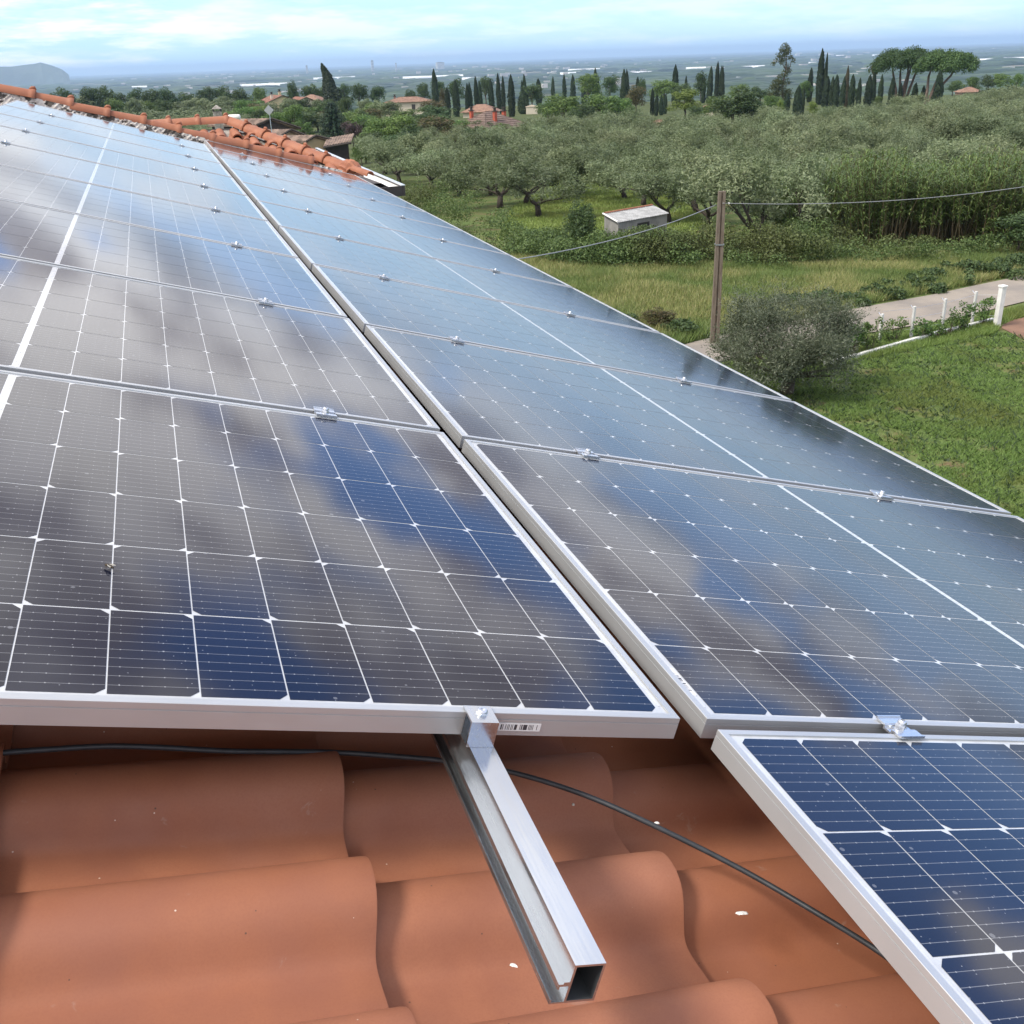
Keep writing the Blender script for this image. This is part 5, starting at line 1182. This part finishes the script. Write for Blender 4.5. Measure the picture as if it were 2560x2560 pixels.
# ------------------------------------------------------------------ houses
M_YELLOW = simple('pale_yellow_render', (.58, .49, .30), .9, var=.05, scale=.5); M_CREAM = simple('cream_render', (.60, .54, .44), .9, var=.06, scale=.5)
M_ORTILE = simple('red_tiles_far', (.24, .115, .08), .85, var=.3, scale=2); M_BRTILE = simple('brown_tiles_far', (.15, .105, .085), .85, var=.3, scale=2); M_PINKTILE = simple('pink_tiles_far', (.30, .185, .135), .85, var=.25, scale=2)
M_REDBRICK = simple('red_chimney_render', (.40, .085, .045), .8, var=.15, scale=3); M_WINDOW = simple('shuttered_window', (.05, .042, .04), .4, var=.2)
M_DARKWOOD = simple('dark_soffit', (.045, .036, .030), .8, var=.2, scale=3); M_OCHRE = simple('ochre_render', (.42, .33, .20), .9, var=.08, scale=1)
def building(name, c, w, d, hw, hr, rot, kind, mwall, mroof, label, over=.4, wins=(), chim=(), cat='house', rowtile=True):
    """w along local x (front faces local -y), d deep; hip or gable (gable end to the front) roof"""
    o = empty(name, c, label=label, cat=cat); o.rotation_euler.z = rot
    a = MB(); X, Y = w / 2, d / 2; a.box((-X, -Y, -1.5), (X, Y, hw))
    if kind == 'gable': a.add([(-X, -Y, hw), (X, -Y, hw), (0, -Y, hw + hr * .97), (-X, Y, hw), (X, Y, hw), (0, Y, hw + hr * .97)], [(0, 1, 2), (4, 3, 5)])
    a.build('wall', mwall, o)
    xo, yo = X + over, Y + over; s = hr / X; ze = hw - s * over
    def slope(P0, P1, P2, P3):
        """roof face with rows of tiles cut into it"""
        P0, P1, P2, P3 = map(Vector, (P0, P1, P2, P3)); nrm = (P1 - P0).cross(P3 - P0).normalized(); n = 9; V = []; Fc = []
        for i in range(n + 1):
            l, r_ = P0.lerp(P3, i / n), P1.lerp(P2, i / n)
            for up in ((0, .05) if i else (.05,)):
                V += [l + nrm * up, r_ + nrm * up]
        k = len(V) // 2
        for i in range(k - 1): Fc.append((2 * i, 2 * i + 1, 2 * i + 3, 2 * i + 2))
        b0 = len(V); V += [P0 - nrm * .08, P1 - nrm * .08, P2 - nrm * .08, P3 - nrm * .08]; Fc += [(b0 + 3, b0 + 2, b0 + 1, b0), (b0, b0 + 1, 1, 0), (b0 + 1, b0 + 2, len(V) - 5, 1), (b0 + 3, b0, 0, len(V) - 6)]
        return obj('roof', mesh('roof', V, Fc), mroof, o)
    if kind == 'gable':
        slope((-xo, -yo, ze), (-xo, yo, ze), (0, yo, hw + hr), (0, -yo, hw + hr)) if False else slope((-xo, yo, ze), (-xo, -yo, ze), (0, -yo, hw + hr), (0, yo, hw + hr)); slope((xo, -yo, ze), (xo, yo, ze), (0, yo, hw + hr), (0, -yo, hw + hr))
        for sx in (-1, 1): MB().tube([(sx * xo, -yo, ze), (0, -yo, hw + hr)], .09, 4).build('verge_board', M_DARKWOOD, o)
    else:
        rl = max(0, Y - X) if Y > X else 0; rx = max(0, X - Y); z1 = hw + min(X, Y) * hr / min(X, Y)
        A, B, C, D = (-xo, -yo, ze), (xo, -yo, ze), (xo, yo, ze), (-xo, yo, ze); E_, F_ = ((-rx, 0, z1), (rx, 0, z1)) if X >= Y else ((0, -rl, z1), (0, rl, z1))
        if X >= Y: slope(A, B, F_, E_); slope(B, C, F_, F_); slope(C, D, E_, F_); slope(D, A, E_, E_)
        else: slope(A, B, E_, E_); slope(B, C, F_, E_); slope(C, D, F_, F_); slope(D, A, E_, F_)
    for side, p, z, ww, hh in wins:
        f = MB(); f.box((-ww / 2 - .08, -.05, -hh / 2 - .08), (ww / 2 + .08, .03, -hh / 2)); f.box((-ww / 2 - .08, -.05, hh / 2), (ww / 2 + .08, .03, hh / 2 + .08)); f.box((-ww / 2 - .08, -.05, -hh / 2), (-ww / 2, .03, hh / 2)); f.box((ww / 2, -.05, -hh / 2), (ww / 2 + .08, .03, hh / 2))
        mw = Matrix.Translation((p, -Y - .01, z)) if side == 'f' else Matrix.Translation((X + .01, p, z)) @ Matrix.Rotation(math.pi / 2, 4, 'Z') if side == 'r' else Matrix.Translation((-X - .01, p, z)) @ Matrix.Rotation(-math.pi / 2, 4, 'Z')
        fo = f.build('window', mwall, o, mw); MB().box((-ww / 2, -.02, -hh / 2), (ww / 2, .0, hh / 2)).build('pane', M_WINDOW, fo)
    for x, y, z, s, h, mt in chim:
        ch = MB().box((x - s / 2, y - s / 2, z), (x + s / 2, y + s / 2, z + h)).build('chimney', mt, o); q = MB(); q.box((x - s * .75, y - s * .75, z + h + .02), (x + s * .75, y + s * .75, z + h + .12)); q.box((x - s * .3, y - s * .3, z + h), (x + s * .3, y + s * .3, z + h + .45)); q.box((x - s * .55, y - s * .55, z + h + .45), (x + s * .55, y + s * .55, z + h + .55)); q.build('chimney_cap', M_DARKWOOD, ch)
    return o
def gpos(px, r, sink=0): p = at(px, 300, r); p.z = float(gz(p.x, p.y)) - sink; return p
AZ = math.atan2(-RC[2][0], RC[2][1])        # rotation that makes a front face the camera
def face(px): d = ray(px, 300); return math.atan2(-d[0], d[1])
building('yellow_house', gpos(700, 290, 2.3), 8.2, 9, 6.6, 1.5, face(700) + .28, 'gable', M_YELLOW, M_ORTILE, 'two storey pale yellow house with a red tiled gable roof', .5,
         [('r', -3.2, 5.4, .8, 1.2), ('r', -1.6, 5.4, .8, 1.2), ('r', -2.6, 2.2, .8, 2.0), ('r', -1.0, 2.2, .8, 2.0)], [(-2.0, -2, 7.1, .6, 1.3, M_CREAM), (1.0, 1, 7.5, .6, 1.4, M_YELLOW)])
building('yellow_house_wing', gpos(758, 297, 2.3), 6.0, 9, 6.2, 1.2, face(758) + .28, 'gable', M_CREAM, M_ORTILE, 'cream side wing with red roof at the right of the yellow house', .5, [('f', -1.4, 5.0, .6, 1.0), ('f', 1, 2.2, .7, 1.8), ('f', 1, 5.0, .7, 1.2)])
building('yellow_house_porch', gpos(650, 296, 2.3), 5.2, 6, 5.6, 1.3, face(650) + .28, 'gable', M_YELLOW, M_ORTILE, 'lower yellow gable with a balcony at the left of the yellow house', .6, [('f', -.6, 4.1, 1.0, 1.4), ('f', 1.6, 4.1, .7, 1.6)])
building('orange_roof_house', gpos(786, 330, 2.0), 7, 6, 6.0, 1.4, face(786) - .5, 'hip', M_CREAM, M_PINKTILE, 'house with a pale orange roof behind the yellow house', .5, [('f', 1, 3.5, 1, 1.2)])
building('cream_bungalow', gpos(1024, 275, 1.6), 10.8, 6.5, 4.9, 1.0, face(1024) - .12, 'hip', M_CREAM, M_PINKTILE, 'long low cream bungalow with a pinkish hip roof', .5, [('f', -2.6, 3.6, .9, 1.6), ('f', 1.6, 3.6, .9, 1.3)], [(-3.4, .5, 5.2, .5, .8, M_PINKTILE)])
building('brown_hip_house', gpos(1222, 150, 1.2), 7.8, 6.8, 3.0, 1.75, face(1222) + .75, 'hip', M_REDBRICK, M_BRTILE, 'red walled house with a brown hip roof and three red chimneys', .7, [('f', 1.5, 1.7, 1.0, 1.3), ('l', 0, 1.7, 1.0, 1.3)],
         [(-1.9, 1.4, 3.9, .42, 1.0, M_REDBRICK), (-.9, -2.2, 3.2, .42, 1.6, M_REDBRICK), (3.3, .4, 3.0, .45, 1.6, M_REDBRICK)])
building('low_lean_to', gpos(1200, 143, 1.9), 5, 3, 2.2, .5, face(1200) + .2, 'hip', M_CREAM, M_BRTILE, 'low tiled lean-to in front of the brown hip roof', .4)
building('orange_house_behind_cypresses', gpos(1205, 240, 2.3), 7.0, 5, 3.6, 1.3, face(1205) - .3, 'hip', M_CREAM, M_PINKTILE, 'orange tiled house glimpsed between the cypresses', .5, [('f', 2, 2.2, .9, 1.1)])
building('small_pink_roof_house', gpos(1650, 160, 2.2), 4.6, 4, 2.7, .9, face(1650) + .3, 'hip', M_PINKTILE, M_PINKTILE, 'small pinkish roof poking out of the olives below the bright green tree', .3)
building('white_outbuilding', gpos(1330, 250, 3.0), 2.6, 3, 4.6, .3, face(1330), 'hip', M_CREAM, M_CREAM, 'plain pale outbuilding between two cypresses', .1)
building('peach_villa', gpos(2412, 335, 1.8), 5.8, 5, 2.6, 1.1, face(2408) + .3, 'hip', M_PINKTILE, M_PINKTILE, 'peach coloured villa among trees right of the umbrella pines', .4, [('f', -2, 1.8, 1, 1.2), ('f', 2, 1.8, 1, 1.2)])
building('roof_in_green_tree', gpos(1768, 205, 3.3), 3.2, 3, 4.7, .6, face(1768), 'hip', M_CREAM, M_PINKTILE, 'pale roof corner showing between the two big green trees', .3)
# dark roofed neighbour close by at the left
def neighbour():
    o = empty('neighbouring_house', gpos(740, 118), label='low neighbouring house with staggered dark eaved gables and mossy tiles', cat='house'); base = Vector(o.location)
    M_MOSSY = simple('mossy_tiles', (.20, .145, .115), .95, var=.45, scale=1.3); i = 0
    rt = Vector((RC[0][0], RC[0][1], 0)).normalized(); fw = Vector((-rt.y, rt.x, 0)); back = (-rt * .93 + fw * .36).normalized()
    for (ax, ay, lx, ly, rx, ry, dist, ln, hwall, wallm) in [(678, 296, 640, 312, 752, 320, 122, 6.5, 3, M_DARKWOOD), (727, 323, 700, 340, 772, 341, 116, 5, 3, M_OCHRE), (789, 338, 765, 353, 852, 355, 112, 5, 3, M_OCHRE)]:
        A = at(ax, ay, dist); Lq = at(lx, ly, dist - .6); Rq = at(rx, ry, dist + .3); B = back * ln; th = Vector((0, 0, .16))
        for P0, nm in ((Lq, 'roof'), (Rq, 'roof')):
            V = []; Fc = []; n = 14
            for q in range(n * 2 + 1):
                f = q / (2 * n); w = Vector((0, 0, .05 * (q % 2)))
                V += [A + B * f + w - base, P0 + B * f + w - base]
            for q in range(n * 2): Fc.append((2 * q, 2 * q + 1, 2 * q + 3, 2 * q + 2))
            k = len(V); V += [A - th - base, P0 - th - base, P0 + B - th - base, A + B - th - base]; Fc += [(k, k + 1, k + 2, k + 3), (0, k, k + 1, 1), (1, k + 1, k + 2, k - 1)]
            obj('roof', mesh('roof', V, Fc), M_MOSSY, o)
            MB().tube([A - base - back * .05, P0 - base - back * .05], .10, 4).build('verge_board', M_DARKWOOD, o)
        s = back * .7; V = [A + s - base, Lq.lerp(A, .2) + s - base, Rq.lerp(A, .2) + s - base]; V += [Vector((V[1].x, V[1].y, 0)), Vector((V[2].x, V[2].y, 0))]; m = MB(); m.add(V + [v + back * ln * .85 for v in V], [(0, 1, 3, 4, 2), (5, 7, 9, 8, 6), (1, 6, 8, 3), (2, 4, 9, 7)]); m.build('wall', wallm, o)
    P0, P1 = at(808, 366, 110), at(878, 354, 111); Q = (fw * 2.6 + Vector((0, 0, .6))); V = []; Fc = []; n = 10
    for q in range(2 * n + 1): x = P0.lerp(P1, q / (2 * n)) - base + Vector((0, 0, .06 * (q % 2))); V += [x, x + Q]
    for q in range(2 * n): Fc.append((2 * q, 2 * q + 2, 2 * q + 3, 2 * q + 1))
    obj('roof', mesh('roof', V, Fc), M_MOSSY, o, label='long low lean-to roof with pale tile ends')
    MB().tube([P0 - base - Vector((0, 0, .12)), P1 - base - Vector((0, 0, .12))], .12, 4).build('eave_board', M_DARKWOOD, o)
    a = MB(); x0, x1 = P0 - base + fw * 1.2, P1 - base + fw * 1.2 - rt * .5; a.add([(x0.x, x0.y, x0.z), (x1.x, x1.y, x1.z), (x1.x, x1.y, 0), (x0.x, x0.y, 0)], [(0, 1, 2, 3)]); a.build('porch_wall', M_DARKWOOD, o)
neighbour()
# chimney, tank and dish on the roofs at the left
p = at(545, 294, 60); o = empty('roof_chimney', p, label='chimney with a pyramid cap and slotted vents behind the roof ridge', cat='chimney')
k = 60 / F; a = MB(); a.box((-9 * k, -9 * k, -1.0), (9 * k, 9 * k, 13 * k)); a.build('stack', M_MORTAR, o); a = MB()
for sx in (-1, 1):
    for sy in (-1, 1): a.box((sx * 8 * k - .04, sy * 8 * k - .04, 13 * k), (sx * 8 * k + .04, sy * 8 * k + .04, 19 * k))
a.build('cap_post', M_DARKFASCIA, o, kind='stuff'); a = MB(); a.add([(-10 * k, -10 * k, 19 * k), (10 * k, -10 * k, 19 * k), (10 * k, 10 * k, 19 * k), (-10 * k, 10 * k, 19 * k), (0, 0, 27 * k), (-10 * k, -10 * k, 18 * k), (10 * k, -10 * k, 18 * k), (10 * k, 10 * k, 18 * k), (-10 * k, 10 * k, 18 * k)],
   [(0, 1, 4), (1, 2, 4), (2, 3, 4), (3, 0, 4), (0, 5, 6, 1), (1, 6, 7, 2), (2, 7, 8, 3), (3, 8, 5, 0), (8, 7, 6, 5)]); a.build('cap', M_MORTAR, o)
p = at(586, 293, 70); o = empty('water_tank', p, label='white horizontal water tank on the roof behind the hip', cat='water tank'); k = 70 / F; rt = Vector((RC[0][0], RC[0][1], 0)).normalized()
a = MB(); pr = [(-13.5, 2), (-13, 4.5), (-11.5, 6), (11.5, 6), (13, 4.5), (13.5, 2)]; a.tube([rt * x * k for x, _ in pr], [r_ * k for _, r_ in pr], 14); a.build('tank', M_WHITE, o, smooth=True)
MB().box((-.03, -.03, -.8), (.03, .03, -.1)).build('leg', M_ZINC, o, Matrix.Translation(rt * -8 * k)); MB().box((-.03, -.03, -.8), (.03, .03, -.1)).build('leg', M_ZINC, o, Matrix.Translation(rt * 8 * k))
p = at(678, 320, 100); o = empty('diamond_antenna', p, label='grey diamond shaped panel antenna on a thin mast above the neighbour roofs', cat='antenna'); k = 100 / F; H = 38 * k
MB().tube([(0, 0, -.6), (0, 0, H)], .035, 6).build('mast', M_ZINC, o); fw = Vector((-rt.y, rt.x, 0)); s = 11 * k
a = MB(); V = [rt * x * s + Vector((0, 0, H + z * s)) - fw * y for y in (.05, .12) for x, z in ((0, -1), (1, 0), (0, 1), (-1, 0))]; a.add(V, [(3, 2, 1, 0), (4, 5, 6, 7), (0, 1, 5, 4), (1, 2, 6, 5), (2, 3, 7, 6), (3, 0, 4, 7)]); a.build('panel', simple('grey_panel', (.34, .36, .38), .6), o)
# ------------------------------------------------------------------ the plain: greenhouses, woods, towns, towers
M_GH = simple('greenhouse_film', (.78, .80, .82), .35, var=.05, scale=.02); 
GHs = [(1007, 197, 1158, 188), (950, 202, 980, 200), (1155, 200, 1200, 198), (1505, 188, 1630, 183), (1815, 172, 1912, 167), (1840, 199, 1984, 200), (1420, 178, 1500, 176), (2430, 154, 2501, 150), (2508, 150, 2575, 146), (2132, 222, 2207, 214), (2021, 161, 2042, 159), (600, 217, 731, 211), (330, 221, 368, 219), (784, 199, 888, 196), (1715, 174, 1765, 172), (640, 217, 700, 214), (470, 234, 492, 234), (1400, 187, 1440, 185), (2090, 141, 2110, 140), (2180, 140, 2198, 139)]
for i, (x0, y0, x1, y1) in enumerate(GHs):
    A, B = hit(x0, y0), hit(x1, y1); d = hdist(A); B = at(x1, y1, d); B.z = A.z; dv = (B - A); ln = dv.length; dv.normalize(); s = Vector((-dv.y, dv.x, 0)); h = 4.2 if d < 2500 else min(9, 4.2 * d / 2500 + 1); n = 3; m = MB()
    for q in range(n):
        K = 6; o0 = s * q * h * 2.3; V = []
        for e in (A, B):
            for kk in range(K + 1): w = math.pi * kk / K; V.append(e + o0 + s * (math.cos(w) * h * 1.1) + Vector((0, 0, math.sin(w) * h)))
        m.add(V, [(kk, kk + 1, K + 2 + kk, K + 1 + kk) for kk in range(K)] + [tuple(range(K + 1)), tuple(range(2 * K + 1, K, -1))])
    side = 'left part' if x0 < 800 else 'middle part' if x0 < 1600 else 'right part'
    sib = sorted(g_[0] for g_ in GHs if (g_[0] < 800) == (x0 < 800) and (g_[0] < 1600) == (x0 < 1600))
    m.build('greenhouse', M_GH, label='white greenhouse range on the %s of the plain, %s from the left' % (side, ords[sib.index(x0)]), cat='greenhouse', group='greenhouses on the %s of the plain' % side, kind='thing')
def scatter_plain():
    rng = np.random.default_rng(15); n = 5200; az = rng.uniform(-.62, .62, n) + math.atan2(RC[2][0], RC[2][1]); r = np.exp(rng.uniform(math.log(1450), math.log(17000), n))
    clump = np.sin(az * 37 + np.log(r) * 21) + np.sin(az * 91 + 3 * np.sin(np.log(r) * 33)); keep = clump > rng.uniform(-1.2, 1.4, n); az, r = az[keep], r[keep]; n = len(r)
    c = np.stack([CAM[0] + np.sin(az) * r, CAM[1] + np.cos(az) * r, 0 * r], 1); c[:, 2] = gz(c[:, 0], c[:, 1]); Vs = []; Fs = []; off = 0
    unit = np.array([[math.cos(a) * q, math.sin(a) * q, z] for q, z in ((1, 0), (.9, .6), (.4, 1)) for a in np.arange(6) * math.pi / 3]); fc = [(i, (i + 1) % 6, 6 + (i + 1) % 6, 6 + i) for i in range(6)] + [(6 + i, 6 + (i + 1) % 6, 12 + (i + 1) % 6, 12 + i) for i in range(6)]; fc = np.array(fc + [(12, 13, 14, 15), (12, 15, 16, 17)])
    for i in range(n):
        sx = rng.uniform(14, 70) * (1 + r[i] / 6000); sy = rng.uniform(10, 30) * (1 + r[i] / 6000); h = rng.uniform(6, 12); a = az[i]
        U = unit * np.array([sx, sy, h]) * rng.uniform(.8, 1.2, (18, 1)); R2 = np.array([[math.cos(a), math.sin(a), 0], [-math.sin(a), math.cos(a), 0], [0, 0, 1]]); Vs.append(U @ R2.T + c[i]); Fs.append(fc + off); off += 18
    obj('distant_woods', mesh('distant_woods', np.concatenate(Vs), np.concatenate(Fs)), M_DARKGREEN, kind='stuff', label='hedges and woods scattered over the hazy plain', cat='woodland')
    m = MB(); rg = random.Random(3)
    for _ in range(900):
        q = rg.uniform(-.6, .6) + math.atan2(RC[2][0], RC[2][1]); d = math.exp(rg.uniform(math.log(2000), math.log(16000)))
        if math.sin(q * 23) + math.sin(math.log(d) * 15) < rg.uniform(-.6, 1.2): continue
        x, y = CAM[0] + math.sin(q) * d, CAM[1] + math.cos(q) * d; z = float(gz(x, y)); w = rg.uniform(8, 22) * (1 + d / 9000); h = rg.uniform(5, 9) * (1 + d / 14000); m.box((x - w / 2, y - w / 3, z), (x + w / 2, y + w / 3, z + h))
    m.build('distant_towns', simple('pale_town_walls', (.52, .49, .45), .9, var=.3, scale=.01), kind='stuff', label='pale houses of the far towns dotted over the plain', cat='town')
scatter_plain()
def tower(px, yt, yb, w, lab):
    r = 9000; b = at(px, yb, r); t = at(px, yt, r); k = r / F; o = empty('distant_tower', (b.x, b.y, -72), label=lab, cat='tower'); m = MB(); z1 = t.z + 72; W_ = w * k / 2
    m.box((-W_, -W_, 0), (W_, W_, z1 * .96)); m.box((-W_ * .55, -W_ * .55, z1 * .96), (W_ * .55, W_ * .55, z1)); m.build('shaft', simple('tower_concrete', (.22, .22, .24), .9), o)
    m = MB()
    for q in range(6): m.box((-W_ * 1.04, -W_ * 1.04, z1 * (.2 + q * .12)), (W_ * 1.04, W_ * 1.04, z1 * (.2 + q * .12) + 3))
    m.build('floor_bands', M_WHITE, o, kind='stuff')
tower(931, 150, 164, 5, 'slim tower block standing alone on the horizon'); tower(990, 157, 164, 3, 'small stub of a tower right of the slim tower block'); tower(767, 163, 170, 4, 'squat block on the horizon above the yellow house'); tower(1100, 155, 161, 16, 'low wide block on the horizon left of the cypress row')
# ------------------------------------------------------------------ the air
HTOP = 112
def haze():
    m, t = new_mat('haze_air'); v = t.nodes.new('ShaderNodeVolumePrincipled'); o = t.nodes.new('ShaderNodeOutputMaterial'); t.links.new(v.outputs[0], o.inputs['Volume'])
    v.inputs['Color'].default_value = (.52, .72, 1.0, 1); v.inputs['Density'].default_value = 8.5e-5; v.inputs['Anisotropy'].default_value = .2
    MB().box((-36500, -36500, -74), (36500, 36500, HTOP)).build('haze', m, kind='stuff')
haze()
